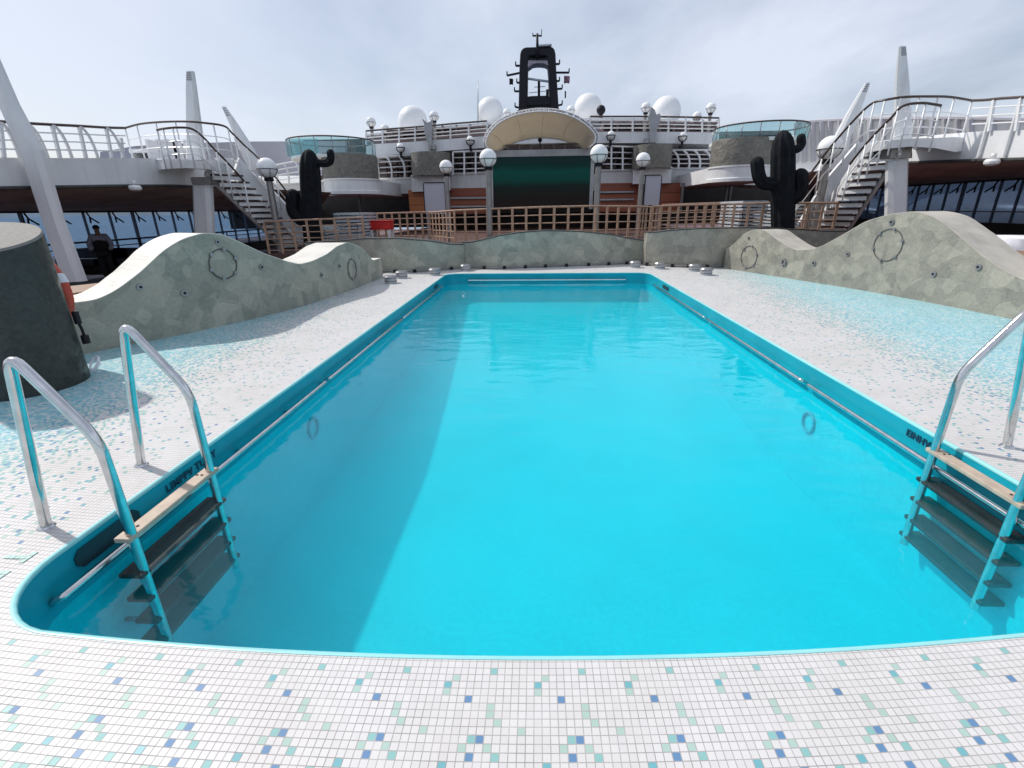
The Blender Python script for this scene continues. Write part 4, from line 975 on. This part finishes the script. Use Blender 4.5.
# funnel arch
FY = 52.0
def Q(zx, zy): return PY(490+zx*.1172, 25+zy*.1172, FY)
fn = thing('funnel_mast', Q(410,760), 'black rounded arch funnel mast with yards and radar above the canopy', 'funnel')
outer = [(243,720),(250,380),(257,245),(266,215),(282,197),(305,188),(515,181),(537,190),(551,208),(560,245),(566,380),(588,720)]
inner = [(513,690),(505,560),(500,400),(488,280),(474,262),(340,262),(326,280),(322,400),(320,560),(316,690)]
poly = outer + [(520,720)] + inner + [(310,720)]
MB().prism([Q(*p) for p in poly], (0,2.6,0)).build('arch', 'black', fn, bevel=.12)
mb = MB().prism([Q(*p) for p in ((328,284),(492,284),(492,302),(328,302))], (0,2.4,0)); mb.build('cross_beam', 'black', fn)
mb = MB().prism([Q(*p) for p in ((316,612),(350,606),(500,602),(514,640),(514,678),(316,682))], (0,2.2,0)); mb.build('machinery_deck', 'black', fn)
for x in (350,388,430,470): pass
mb = MB().prism([Q(*p) for p in [(325,303),(490,303),(497,345),(470,330),(440,325),(400,325),(365,330),(322,362)]], (0,1.6,0)); mb.build('arched_web', 'canvas', fn)
mb = MB().prism([Q(*p) for p in ((212,752),(250,714),(588,712),(628,742))], (0,3,0)); mb.build('plinth', 'tread2', fn)
for P_ in (((215,322),(250,322)),((140,408),(250,385)),((225,470),(250,470)),((205,545),(250,545)),((210,680),(250,690)),((565,307),(597,307)),((567,382),(680,382)),((575,455),(597,455)),((578,525),(620,522)),((585,668),(620,660))):
    a, b = Q(*P_[0]), Q(*P_[1]); o = MB().bar(a+Vector((0,1,0)), b+Vector((0,1,0)), .14, .16).build('yard', 'black', fn)
    e = a if P_[0][0] < 300 else b; MB().tube([e+Vector((0,1,0)), e+Vector((0,1,.35))], .06, 6).build('yard_lamp', 'black', o)
mb = MB().tube([Q(405,285)+Vector((0,-.1,0)), Q(403,75)+Vector((0,-.1,0))], [.17,.09], 8); mb.build('top_mast', 'black', fn)
mb = MB().bar(Q(362,92), Q(442,92), .1, .12).tube([Q(366,92),Q(364,66)], .04, 5).tube([Q(438,92),Q(440,36)], .035, 5); mb.build('aerials', 'black', fn)
MB().bar(Q(415,180), Q(526,172), .4, .12).build('radar_scanner', 'lounger', fn)
mb = MB().tube([Q(418,605)+Vector((0,1,0)), Q(418,455)+Vector((0,1,0))], .12, 8); mb.build('radar_post', 'black', fn)
MB().bar(Q(325,440)+Vector((0,.8,0)), Q(500,464)+Vector((0,.8,0)), .3, .14).build('radar_scanner', 'lounger', fn)
mb = MB().tube([Q(330,580),Q(510,560)], .025, 4).tube([Q(380,530),Q(470,525)], .03, 4).tube([Q(488,610),Q(490,550)], .12, 6); mb.build('fittings', 'black', fn)
for (zx, zy, w, h, mat, lab) in ((160,432,34,54,'cloth','small dark pennant hanging from the funnel yard on the shaded side'),(636,408,52,66,'flagw','patterned flag hanging from the long funnel yard on the sunlit side'),(642,540,12,64,'cloth','narrow dark pennant hanging low beside the funnel')):
    secs = []
    for i in range(7):
        f = i/6; secs.append([Q(zx+w*f, zy+h*.15*f)+Vector((0,.9+.12*math.sin(f*7),0)), Q(zx+w*f*.9, zy+h)+Vector((0,1.05+.12*math.sin(f*7+1),0))])
    o = MB().loft(secs, False, True, False).build('signal_flag', mat); sm = o.modifiers.new('solid','SOLIDIFY'); sm.thickness = .01; tag(o, lab, 'flag')

# ------------------------------------------------------------------ side galleries
def gallery(side, X, zdeck, ft, fb, wx, wt, wb, wn, name_side, glass, ny, label):
    # ft/fb : picture points of the top / bottom edge of the fascia at plane X ; w* window wall at plane wx
    T = [PX(px,py,X) for px,py in ft]; B = [PX(px,py,X) for px,py in fb]
    root = thing('gallery_deck', (X, T[0].y, 0), label, 'deck gallery', 'side galleries')
    s = side
    secs = [[b, t, Vector((t.x+s*9, t.y, t.z)), Vector((t.x+s*9, t.y, t.z-.25)), Vector((b.x+s*.35, b.y, t.z-.25)), Vector((b.x+s*.35, b.y, b.z))] for t, b in zip(T, B)]
    MB().loft(secs, True, False).build('fascia', 'white', root)
    W = [PX(px,py,wx) for px,py in wt]; V = [PX(px,py,wx) for px,py in wb]
    # ceiling runs from the fascia foot to the window heads
    zw = sum(w.z for w in W)/len(W); BB = sorted(B, key=lambda b: b.y)
    y0w, y1w = min(w.y for w in W)-5, max(w.y for w in W)+10
    BB = [Vector((X, BB[0].y-5, BB[0].z))] + BB + [Vector((X, BB[-1].y+9, BB[-1].z+.1))]; nB = len(BB)-1
    rows = [[Vector((X+s*.3, b.y, b.z+.015)), Vector((wx, y0w+(y1w-y0w)*k/nB, zw+.02))] for k, b in enumerate(BB)]
    MB().loft(rows, False, False, False).build('soffit', 'ceiling', root)
    MB().tube([b + Vector((-s*.03,0,-.02)) for b in B], .035, 6).build('drip_edge', 'greylip', root)
    # window wall
    y0, y1 = W[0].y-4, W[-1].y+8; zb = sum(v.z for v in V)/len(V)
    win = thing('window_wall', (wx, y0, zdeck), 'long glazed window wall of the ' + name_side, 'window wall', 'glazed gallery walls')
    n = wn; dy = (y1-y0)/n
    MB().box((min(wx,wx+s*.15), y0, zdeck), (max(wx,wx+s*.15), y1, zb)).build('parapet', 'dark', win)
    MB().box((min(wx,wx+s*.15), y0, zw-.04), (max(wx,wx+s*.15), y1, zw+.3)).build('head_beam', 'dark', win)
    fr_ = MB()
    for k in range(n+1):
        y = y0 + dy*k; thick = .04 if k % 4 == 0 else .01
        fr_.box((min(wx-s*.03,wx+s*.08), y-thick, zb), (max(wx-s*.03,wx+s*.08), y+thick, zw-.04))
    fr_.box((min(wx-s*.02,wx+s*.06), y0, zb+(zw-zb)*.26-.02), (max(wx-s*.02,wx+s*.06), y1, zb+(zw-zb)*.26+.02))
    fr_.build('mullions', 'mull', win)
    br = MB()
    for k in range(n+1):
        y = y0 + dy*k
        br.tube([(wx-s*.12, y, zw-.02), (wx-s*.2, y+.02, zw-.22), (wx-s*.35, y+.18, zw-.42)], .03, 5); br.tube([(wx-s*.2, y, zw-.22), (wx-s*.35, y-.18, zw-.4)], .03, 5)
    br.build('ceiling_brackets', 'black', win)
    MB().box((min(wx+s*.02,wx+s*.035), y0, zb), (max(wx+s*.02,wx+s*.035), y1, zw-.04)).build('pane', glass, win)
    return root, T, B, W, V
gl_ = gallery(-1, -10.0, -.6, [(-60,157),(0,157.5),(60,158),(120,158),(170,158.5),(230,160)], [(-60,188),(0,187),(60,186),(120,185),(170,185),(230,187)], -17.0, [(0,217),(63,213),(150,210),(245,208)], [(0,268),(75,265),(150,254),(250,242)], 22, 'shaded side gallery', 'glassblue', 8, 'white upper gallery deck on the shaded side over blue windows')
gr_ = gallery(1, 10.0, 0.0, [(1090,128),(1024,130),(985,131),(945,134),(905,138),(868,142)], [(1090,156),(1024,158),(985,159),(945,160.5),(905,162),(868,165)], 17.0, [(1024,182),(985,182),(945,182),(905,183)], [(1024,228),(985,224),(945,220),(905,217)], 22, 'sunlit side gallery', 'glassdark', 8, 'white upper gallery deck on the sunlit side over dark windows')
# end walls closing each gallery towards the stairs
def gal_railing(side, X, tops, bots, label, posts):
    T = [PX(px,py,X) for px,py in tops]; B = [PX(px,py,X) for px,py in bots]
    root = thing('gallery_railing', B[0], label, 'railing', 'curved white gallery railings')
    MB().tube(smoothpath(T, 4), .028, 8).build('handrail', 'handwood', root)
    for f in (.25, .5, .75): MB().tube([t.lerp(b, f) for t, b in zip(T, B)], .016, 6).build('rail', 'white2', root)
    for (px0, py0, px1, py1, kind) in posts:
        t, b = PX(px0,py0,X), PX(px1,py1,X)
        if kind == 'a': MB().tube(arc(t, t.lerp(b,.45)+(Vector((0,(b.y-t.y)*.45,.22))), b, 10), .032, 8).build('curved_stanchion', 'white2', root)
        elif kind == 'p': MB().bar(b, t, .055, .055).build('post', 'white2', root)
        else: MB().tube([b,t], .025, 6).build('post', 'white2', root)
gal_railing(-1, -9.95, [(-40,119),(0,121.5),(40,124),(80,126),(105,127.5),(125,128)], [(-40,158),(0,158),(40,158),(80,158),(105,158.5),(125,158.5)],
   'white railing with curved stanchions on the shaded gallery', [(-25,121,-2,158,'a'),(-25,121,-20,158,'p'),(0,122,20,158,'a'),(0,122,4,158,'p'),(27,124,48,158,'a'),(27,124,33,158,'p'),(52,125,72,158,'a'),(52,125,60,158,'p'),(79,126.5,98,158,'a'),(79,126.5,86,158,'p'),(106,127.5,124,158.5,'a'),(106,127.5,112,158.5,'p'),(121,138,123,158.5,'p')])
gal_railing(1, 9.95, [(1080,93),(1024,97),(1000,98.5),(985,100),(972,100.5)], [(1080,129),(1024,130),(1000,131),(985,131.5),(972,132)],
   'white railing with curved stanchions on the sunlit gallery', [(1060,95,1042,140,'a'),(1045,95.5,1043,130,'p'),(1021,98,1003,157,'a'),(1021,98,1016,131,'p'),(994,100,978,157,'a'),(994,100,989,131.5,'p'),(1048,96,1030,157,'a')])
# platforms at the head of the stairs
def platform(pts_top, hpx, X0, label, side):
    root = thing('stair_platform', PY(*pts_top[0]), label, 'platform', 'white platforms at the stair heads')
    T = [PY(*p) for p in pts_top]; Bt = [PY(p[0], p[1]+h, p[2]) for p, h in zip(pts_top, hpx)]
    secs = [[b, t, t+Vector((side*2.4,1.2,0)), b+Vector((side*2.4,1.2,.25))] for t, b in zip(T, Bt)]
    MB().loft(secs, True, False).build('platform_slab', 'white', root)
    return root, T
platform([(150,158.5,13.6),(165,159,13.2),(185,159.5,13.2),(205,161,13.4),(228,164,14.2)], (14,10,8.5,8,8), 0, 'white curved platform at the head of the shaded stairs', -1)
platform([(955,137,12.9),(935,138,12.6),(910,138.5,12.6),(885,141,12.9),(862,146,13.6)], (15,10,8,8,8), 0, 'white curved platform at the head of the sunlit stairs', 1)
# railings round the platforms
def wire_rail(pts, h, label, posts, lower=True, X=None):
    T = [PY(*p) for p in pts]; root = thing('platform_railing', T[0]-Vector((0,0,h)), label, 'railing', 'railings of the stair platforms')
    sp = smoothpath(T, 5); MB().tube(sp, .027, 8).build('handrail', 'handwood', root)
    for f in (.33, .66): MB().tube([p-Vector((0,0,h*f)) for p in sp], .013, 5).build('rail', 'white2', root)
    for k in range(posts):
        i = int((len(sp)-1)*k/(posts-1)); MB().tube([sp[i], sp[i]-Vector((0,0,h))], .022, 6).build('post', 'white2', root)
wire_rail([(125,128,14.6),(140,124,14.5),(160,122,14.3),(185,121.5,14.2),(205,123,14.3),(224,126,14.6),(232,133,14.9),(244,145,15.3),(258,158,15.7),(276,178,16.2),(290,196,16.6)], .95, 'outer railing curving down along the shaded stairs', 12)
wire_rail([(157,130,13.0),(165,128.5,12.9),(178,127.5,12.9),(192,129,13.0),(204,138,13.3),(214,149,13.6),(226,161,14.0),(244,181,14.6)], .9, 'inner railing of the shaded stair head', 9)
wire_rail([(972,100.5,13.4),(950,97,13.2),(930,96.5,13.1),(905,97,13.1),(885,100,13.3),(872,103.5,13.6),(858,116,14.0),(838,138,14.7),(822,158,15.3),(800,188,16.0)], .95, 'outer railing curving down along the sunlit stairs', 12)
wire_rail([(941,105.5,12.2),(922,103,12.1),(903,106,12.1),(892,117,12.4),(878,131,12.8),(866,144,13.2),(850,164,13.8)], .9, 'inner railing of the sunlit stair head', 8)
# stairs
def stairs(near, far, n, label, mirror):
    # near / far : (top, bottom) of each stringer in picture coordinates + depth
    root = thing('staircase', PY(*near[1]), label, 'stairs', 'open stairs down to the rear deck')
    A0, A1, B0, B1 = PY(*near[0]), PY(*near[1]), PY(*far[0]), PY(*far[1])
    for a, b, h in ((A0, A1, .26), (B0, B1, .5)):
        MB().bar(a, b, .07, h).build('stringer', 'white', root)
    for k in range(n):
        f = (k+.5)/n; p, q = A0.lerp(A1, f), B0.lerp(B1, f); q = Vector((q.x, q.y, p.z)); d = (q-p).normalized(); w = Vector((d.y, -d.x, 0))
        if w.dot(A1-A0) < 0: w = -w
        w = w.normalized()*.15
        MB().add([p-w+Vector((0,0,-.025)), q-w+Vector((0,0,-.025)), q+w+Vector((0,0,-.025)), p+w+Vector((0,0,-.025)), p-w+Vector((0,0,.02)), q-w+Vector((0,0,.02)), q+w+Vector((0,0,.02)), p+w+Vector((0,0,.02))],
            [(0,3,2,1),(4,5,6,7),(0,1,5,4),(1,2,6,5),(2,3,7,6),(3,0,4,7)]).build('step', 'tread2', root)
        # pale riser set back under each tread
        MB().add([p-w*.9+Vector((0,0,-.03)), q-w*.9+Vector((0,0,-.03)), q-w*.9+Vector((0,0,-.13)), p-w*.9+Vector((0,0,-.13)), p-w*.8+Vector((0,0,-.03)), q-w*.8+Vector((0,0,-.03)), q-w*.8+Vector((0,0,-.13)), p-w*.8+Vector((0,0,-.13))],
            [(0,1,2,3),(7,6,5,4),(0,4,5,1),(3,2,6,7),(0,3,7,4),(1,5,6,2)]).build('riser', 'white2', root)
    return root
stairs([(206,171,13.9),(283,246,17.0)], [(236,165,14.6),(308,246,17.6)], 13, 'shaded white open stairs with brown treads beside the low armed cactus', 1)
stairs([(900,150,12.9),(836,246,16.4)], [(872,146,13.6),(806,240,17.0)], 14, 'sunlit white open stairs with brown treads beside the three armed cactus', -1)
# white stair-side bulkheads seen behind the stairs
for pts, Y, lab in (([(214,158),(230,158),(262,180),(312,232),(300,240),(258,200)], 16.2, 'white sloping side panel along the shaded stairs'), ([(872,140),(858,143),(826,180),(800,222),(806,232),(846,180)], 15.6, 'white sloping side panel along the sunlit stairs')):
    P3 = [PY(x,y,Y) for x, y in pts]; o = MB().prism(P3, (0,.12,0)).build('stair_side_panel', 'white'); tag(o, lab, 'panel')
# pillars and masts
def mast(sec_pts, Y0, depth, label, name='mast', cat='mast', slots=True, Y1=None):
    # sec_pts: list of (pxl, pxr, py) from the foot to the tip
    root = thing(name, PY((sec_pts[0][0]+sec_pts[0][1])/2, sec_pts[0][2], Y0), label, cat, 'white pointed masts' if cat == 'mast' else None)
    Y1 = Y1 or Y0; secs = []; n = len(sec_pts)
    for i, (l, r, y) in enumerate(sec_pts):
        Y = Y0 + (Y1-Y0)*i/(n-1); a, b = PY(l,y,Y), PY(r,y,Y); b = Vector((b.x, b.y, a.z)); w = (b.x-a.x); d = min(depth, w*.6); c = w*.18
        secs.append([a+Vector((c,0,0)), b+Vector((-c,0,0)), b+Vector((0,c,0)), b+Vector((0,d-c,0)), b+Vector((-c,d,0)), a+Vector((c,d,0)), a+Vector((0,d-c,0)), a+Vector((0,c,0))])
    MB().loft(secs, True, False).build('shaft', 'white', root)
    if slots:
        (l0, r0, y0), (l1, r1, y1) = sec_pts[-2], sec_pts[-1]; mb = MB()
        for k in range(4):
            y = y1 + 2 + k*2.2; f = (y-y1)/(y0-y1); l, r = l1+(l0-l1)*f, r1+(r0-r1)*f; a, b = PY(l,y,Y1), PY(r,y,Y1)
            mb.box((a.x+(b.x-a.x)*.2, a.y-.006, a.z-.02), (b.x-(b.x-a.x)*.2, a.y+.05, a.z+.015))
        mb.build('tip_slots', 'fin', root)
    return root
mast([(60,80,282),(39,58,222),(15,36,150),(-6,12,103),(-27,-8,58),(-45,-26,15)], 9.6, .9, 'large leaning white mast crossing the shaded gallery behind the column', slots=False)
mast([(184,202,160),(183.5,198.5,130),(184,194.5,90),(185,192.5,71)], 14.6, .8, 'upright white mast with slotted tip above the shaded stairs')
mast([(248,262,170),(238,252,150),(229,237,125),(221,225,106.5)], 17.5, .8, 'leaning white mast beside the shaded stairs')
mast([(896,914.5,158),(898,913.5,110),(898.5,911,80),(900,907,46)], 13.4, .8, 'upright white mast with slotted tip above the sunlit stairs')
mast([(822,848,170),(836,852,139),(848,861,115),(866,871,82.5)], 16.8, .8, 'leaning white mast beside the sunlit stairs')
mast([(193,211,246),(191,209.5,215),(190,208,183)], 13.9, .6, 'white pillar carrying the shaded stair platform', 'pillar', 'pillar', False)
mast([(889,908,236),(890,910,200),(891,911,158)], 13.0, .6, 'white pillar carrying the sunlit stair platform', 'pillar', 'pillar', False)
for (x0,y0,x1,y1,Y,lab) in ((191,177,210,184,13.8,'brown grey collar block on the pillar below the shaded platform'),(891,147,911,158,12.9,'brown grey collar block on the pillar below the sunlit platform')):
    mb = MB(); ybox(mb, x0,y0,x1,y1,Y,.8); o = mb.build('pillar_collar', 'post'); tag(o, lab, 'collar')
# dome lamps under the fascias
for px, py, X, lab in ((135,187.5,-9.8,'white dome fixture under the shaded gallery edge'),(992,161.5,9.8,'white dome fixture under the sunlit gallery edge')):
    p = PX(px,py,X); o = thing('dome_fixture', p, lab, 'lamp', 'dome fixtures under the galleries')
    MB().lathe([(.01,-.09),(.08,-.085),(.13,-.05),(.14,0),(.11,.05),(.01,.06)], p, 20).build('dome_shell', 'white2', o)
    MB().tube([p+Vector((0,0,.07)), p+Vector((0,0,.16))], .05, 8).build('mount', 'white2', o)
# far bulwarks on both sides
mb = MB(); P_ = [(100,152,30),(135,146,30),(180,143.5,31),(250,141.5,33),(345,141,35)]
mb.loft([[PY(x,y+34,Y), PY(x,y,Y), PY(x,y,Y)+Vector((0,.4,0)), PY(x,y+34,Y)+Vector((0,.4,0))] for x,y,Y in P_], True, False); o = mb.build('bulwark', 'lilac'); tag(o, 'long grey lilac bulwark behind the shaded gallery', 'bulwark')
bw = thing('panelled_bulwark', PY(800,135,24), 'long white panelled bulwark behind the sunlit gallery', 'bulwark')
P_ = [(796,123,33),(830,121,32),(870,119,30),(920,118,28),(970,119,26),(1060,121,24)]
mb = MB(); mb.loft([[PY(x,y+60,Y), PY(x,y,Y), PY(x,y,Y)+Vector((0,.2,0)), PY(x,y+60,Y)+Vector((0,.2,0))] for x,y,Y in P_], True, False); mb.build('panel_wall', 'white2', bw)
P2 = []
for a, b in zip(P_[:-1], P_[1:]): P2 += [tuple(a[i]+(b[i]-a[i])*k/4 for i in range(3)) for k in range(4)]
for x, y, Y in P2:
    MB().bar(PY(x,y+40,Y-.1), PY(x,y,Y-.1), .2, .16, (0,1,0)).build('rib', 'lilac', bw)
MB().tube([PY(x,y-.6,Y-.05) for x,y,Y in P_], .09, 6).build('top_rail', 'lilac', bw)
# furniture glimpsed on the upper galleries
for i, (px, py, X) in enumerate(((145,153.5,-11.5),(155,153,-11.5),(163,152.5,-11.5),(170,153,-11.5),(182,152.5,-11.5))):
    p = PX(px,py,X); o = MB().box((p.x-.3,p.y-.22,p.z),(p.x+.3,p.y+.22,p.z+.1)).box((p.x-.28,p.y-.2,p.z-.35),(p.x-.22,p.y+.2,p.z)).box((p.x+.22,p.y-.2,p.z-.35),(p.x+.28,p.y+.2,p.z)).box((p.x+.24,p.y-.2,p.z+.1),(p.x+.3,p.y+.2,p.z+.35)).build('white_chair', 'white2'); tag(o, 'white chair glimpsed behind the shaded gallery railing', 'chair', 'white chairs on the shaded gallery')
# ------------------------------------------------------------------ person and furniture on the shaded side
def skin_mesh(verts, edges, rad, name, mat, parent, sub=2):
    me = bpy.data.meshes.new(name); me.from_pydata([Vector(v) for v in verts], edges, []); o = bpy.data.objects.new(name, me); COL.objects.link(o)
    s = o.modifiers.new('skin', 'SKIN'); s.use_smooth_shade = True
    for i, r in enumerate(rad):
        q = me.skin_vertices[0].data[i]; q.radius = (r, r) if not isinstance(r, tuple) else r; q.use_root = (i == 0)
    ss = o.modifiers.new('sub', 'SUBSURF'); ss.levels = sub; ss.render_levels = sub
    m2 = bpy.data.meshes.new_from_object(o.evaluated_get(bpy.context.evaluated_depsgraph_get()))
    bpy.data.objects.remove(o); m2.materials.clear(); m2.materials.append(MT[mat])
    for p in m2.polygons: p.use_smooth = True
    o2 = bpy.data.objects.new(name, m2); COL.objects.link(o2); o2.parent = parent; return o2
pf = PY(106, 262, 16.0)
per = thing('person', (pf.x, pf.y, -.6), 'person in a black waistcoat and pale sleeves standing by the blue windows', 'person')
per.rotation_euler = (0, 0, R(35))
J = dict(pel=(0,0,.95), wai=(0,0,1.1), che=(0,-.03,1.35), nk=(0,-.02,1.5), hd=(0,-.03,1.62), ht=(0,-.03,1.74),
 sl=(.19,-.02,1.42), el=(.30,-.06,1.15), wl=(.24,-.26,.98), sr=(-.19,-.02,1.42), er=(-.31,-.05,1.15), wr=(-.25,-.25,.98),
 hl=(.09,0,.9), kl=(.1,-.03,.5), al=(.1,.02,.08), fl=(.11,-.16,.03), hr=(-.09,0,.9), kr=(-.1,-.02,.5), ar=(-.1,.02,.08), fr=(-.11,-.16,.03))
ky = list(J); ix = {k:i for i,k in enumerate(ky)}
E_ = [('pel','wai'),('wai','che'),('che','nk'),('nk','hd'),('hd','ht'),('che','sl'),('sl','el'),('el','wl'),('che','sr'),('sr','er'),('er','wr'),('pel','hl'),('hl','kl'),('kl','al'),('al','fl'),('pel','hr'),('hr','kr'),('kr','ar'),('ar','fr')]
RD = dict(pel=.13, wai=.12, che=.14, nk=.055, hd=.085, ht=.06, sl=.06, el=.042, wl=.03, sr=.06, er=.042, wr=.03, hl=.09, kl=.06, al=.042, fl=.035, hr=.09, kr=.06, ar=.042, fr=.035)
skin_mesh([J[k] for k in ky], [(ix[a],ix[b]) for a,b in E_], [RD[k] for k in ky], 'body', 'skin', per)
def sub(keys, grow, name, mat, extra=None):
    idx = {k:i for i,k in enumerate(keys)}; skin_mesh([J[k] for k in keys], [(idx[a],idx[b]) for a,b in E_ if a in idx and b in idx], [RD[k]+grow for k in keys], name, mat, per)
sub(['che','wai','sl','el','wl','sr','er','wr'], .035, 'shirt', 'shirt')
sub(['pel','wai','che'], .1, 'waistcoat', 'cloth')
sub(['pel','hl','kl','al','hr','kr','ar'], .04, 'trousers', 'cloth')
mb = MB().sphere((0,-.01,1.68), .098, 16, 10, -.25, 1.0)
o = mb.build('hair', 'cloth'); o.parent = per
for px, w, lab in ((86,2.4,'dark planter bench by the blue windows nearest the leaning mast'),(135,3.2,'dark bench beside the standing person')):
    p = PY(px, 262, 17.5); root = thing('dark_bench', (p.x,17.5,-.6), lab, 'bench', 'dark benches by the shaded windows')
    MB().box((p.x-w/2,17.5,-.3),(p.x+w/2,18.1,-.05)).build('seat', 'dark', root); mb = MB()
    MB().box((p.x-w/2,18.05,-.05),(p.x+w/2,18.15,.3)).build('backrest', 'dark', root)
    for sx in (-1,1): MB().box((p.x+sx*w*.45-.04,17.55,-.6),(p.x+sx*w*.45+.04,18.05,-.3)).build('leg', 'black', root)
# lower handrail in front of the blue windows
root = thing('window_handrail', (-16.6,16,-.6), 'dark handrail in front of the blue windows', 'railing')
MB().tube([(-16.5,12,.55),(-16.5,32,.55)], .035, 6).build('handrail', 'black', root)
for y in range(12, 33, 2): MB().tube([(-16.5,y,-.6),(-16.5,y,.55)], .03, 6).build('post', 'black', root)
# lifeboats outside the dark windows
lbt = thing('lifeboat', (0,0,0), '', 'lifeboat', 'white lifeboats beyond the dark windows')
secs = []
for i in range(13):
    f = i/12; w = 1.6*math.sin(PI*min(max(f,.03),.97))**.45; y = -4.5+9*f
    secs.append([Vector((w*math.cos(a), y, (1.5 if math.sin(a) > 0 else 1.2)*abs(math.sin(a))**.7*(1 if math.sin(a) > 0 else -1)*(w/1.6)**.5)) for a in [2*PI*k/20 for k in range(20)]])
MB().loft(secs, True, True).build('hull', 'white2', lbt)
MB().loft([[Vector((s_[0].x*1.03, s_[0].y, -.08)), Vector((s_[0].x*1.03, s_[0].y, .08)), Vector((s_[10].x*1.03, s_[10].y, .08)), Vector((s_[10].x*1.03, s_[10].y, -.08))] for s_ in secs], True, False).build('rubbing_band', 'orange', lbt)
for i, (y, lab) in enumerate(((14.5,'white lifeboat beyond the dark windows, nearest'),(25.5,'white lifeboat beyond the dark windows, middle one'),(36.5,'white lifeboat beyond the dark windows, farthest by the pillar'))):
    if i == 0: lbt.location = (21,y,.6); lbt['label'] = lab
    else: dup(lbt, (21,y,.6), lab)
# dark loungers and a white draped table by the dark windows
p = PX(1020,243,9.2); root = thing('draped_table', (p.x,p.y,0), 'table under a white cloth at the edge of the photo behind the beige wall', 'table')
mb = MB(); n = 28; rings = []
for r, z, wv in ((.02,.79,0),(.48,.79,0),(.52,.76,0),(.55,.6,.02),(.58,.35,.05)):
    rings.append([Vector((p.x+(r+wv*math.cos(7*2*PI*k/n))*math.cos(2*PI*k/n), p.y+(r+wv*math.cos(7*2*PI*k/n))*math.sin(2*PI*k/n), z+.12)) for k in range(n)])
mb.loft(rings, True, True, False); mb.build('cloth', 'fabric', root)
MB().tube([(p.x,p.y,-.05),(p.x,p.y,.88)], .04, 8).build('table_leg', 'black', root)
for k in range(4):
    y = 8.6 + k*1.5; o = thing('dark_lounger', (12.6, y, 0), ['dark red deck chair by the dark windows nearest the draped table','dark red deck chair second from the draped table','dark red deck chair third from the draped table','dark red deck chair farthest from the draped table'][k], 'deck chair', 'dark deck chairs by the sunlit gallery windows')
    MB().box((12.1,y-.3,.34),(13.3,y+.3,.42)).build('seat', 'maroon', o)
    MB().prism([(13.3,y-.3,.38),(13.8,y-.3,1.0),(13.86,y-.3,.97),(13.38,y-.3,.34)], (0,.6,0)).build('backrest', 'dark', o)
    for sx in (12.2, 13.2):
        for sy in (-.25,.25): MB().box((sx-.03,y+sy-.03,-.05),(sx+.03,y+sy+.03,.34)).build('leg', 'post', o)

# ------------------------------------------------------------------ sky and sun
SUN_EL, SUN_AZ = R(47), R(-62)      # azimuth measured from +Y towards +X (negative: from the left)
w = bpy.data.worlds.new('World'); scene.world = w; w.use_nodes = True
nt = NT(w); bg = nt.n['Background']
sky = nt.n.new('ShaderNodeTexSky'); sky.sky_type = 'NISHITA'; sky.sun_disc = False; sky.sun_elevation = SUN_EL; sky.sun_rotation = SUN_AZ
sky.air_density = 1.0; sky.dust_density = 2.0; sky.ozone_density = 1.0
tc = nt.n.new('ShaderNodeTexCoord'); sp = nt.n.new('ShaderNodeSeparateXYZ'); nt.l.new(tc.outputs['Generated'], sp.inputs[0])
zz = nt.m('ADD', nt.m('MAXIMUM', sp.outputs[2], 0.0), 0.16)
cvx = nt.n.new('ShaderNodeCombineXYZ'); nt.l.new(nt.m('DIVIDE', sp.outputs[0], zz), cvx.inputs[0]); nt.l.new(nt.m('DIVIDE', sp.outputs[1], zz), cvx.inputs[1])
mp = nt.n.new('ShaderNodeMapping'); nt.l.new(cvx.outputs[0], mp.inputs[0]); mp.inputs['Scale'].default_value = (0.75, 0.42, 1); mp.inputs['Rotation'].default_value = (0,0,.5); mp.inputs['Location'].default_value = (3.1, 1.7, 0)
cn = nt.noise(mp.outputs[0], 1.1, 7, 0.55)
cf = nt.ramp(cn, [(0.34, (0.3,)*3), (0.48, (0.58,)*3), (0.62, (0.9,)*3)])
cloud = nt.mix(cf, sky.outputs[0], (7.4, 8.0, 9.3))
nt.set(bg.inputs['Color'], cloud); bg.inputs['Strength'].default_value = 0.09
sun = bpy.data.lights.new('sun', 'SUN'); sun.energy = 2.9; sun.angle = R(1.5); sun.color = (1.0, 0.95, 0.88)
so = bpy.data.objects.new('sun', sun); COL.objects.link(so)
sd = Vector((math.sin(SUN_AZ)*math.cos(SUN_EL), math.cos(SUN_AZ)*math.cos(SUN_EL), math.sin(SUN_EL)))
so.rotation_euler = sd.to_track_quat('Z', 'Y').to_euler()

scene.view_settings.view_transform = 'Standard'; scene.view_settings.look = 'None'; scene.view_settings.exposure = 0.25; scene.view_settings.gamma = 1.0
scene.render.engine = 'CYCLES'; scene.cycles.use_denoising = True; scene.cycles.max_bounces = 10; scene.cycles.volume_bounces = 2; scene.cycles.transparent_max_bounces = 24
scene.cycles.caustics_reflective = False; scene.cycles.caustics_refractive = False; scene.cycles.sample_clamp_indirect = 4.0
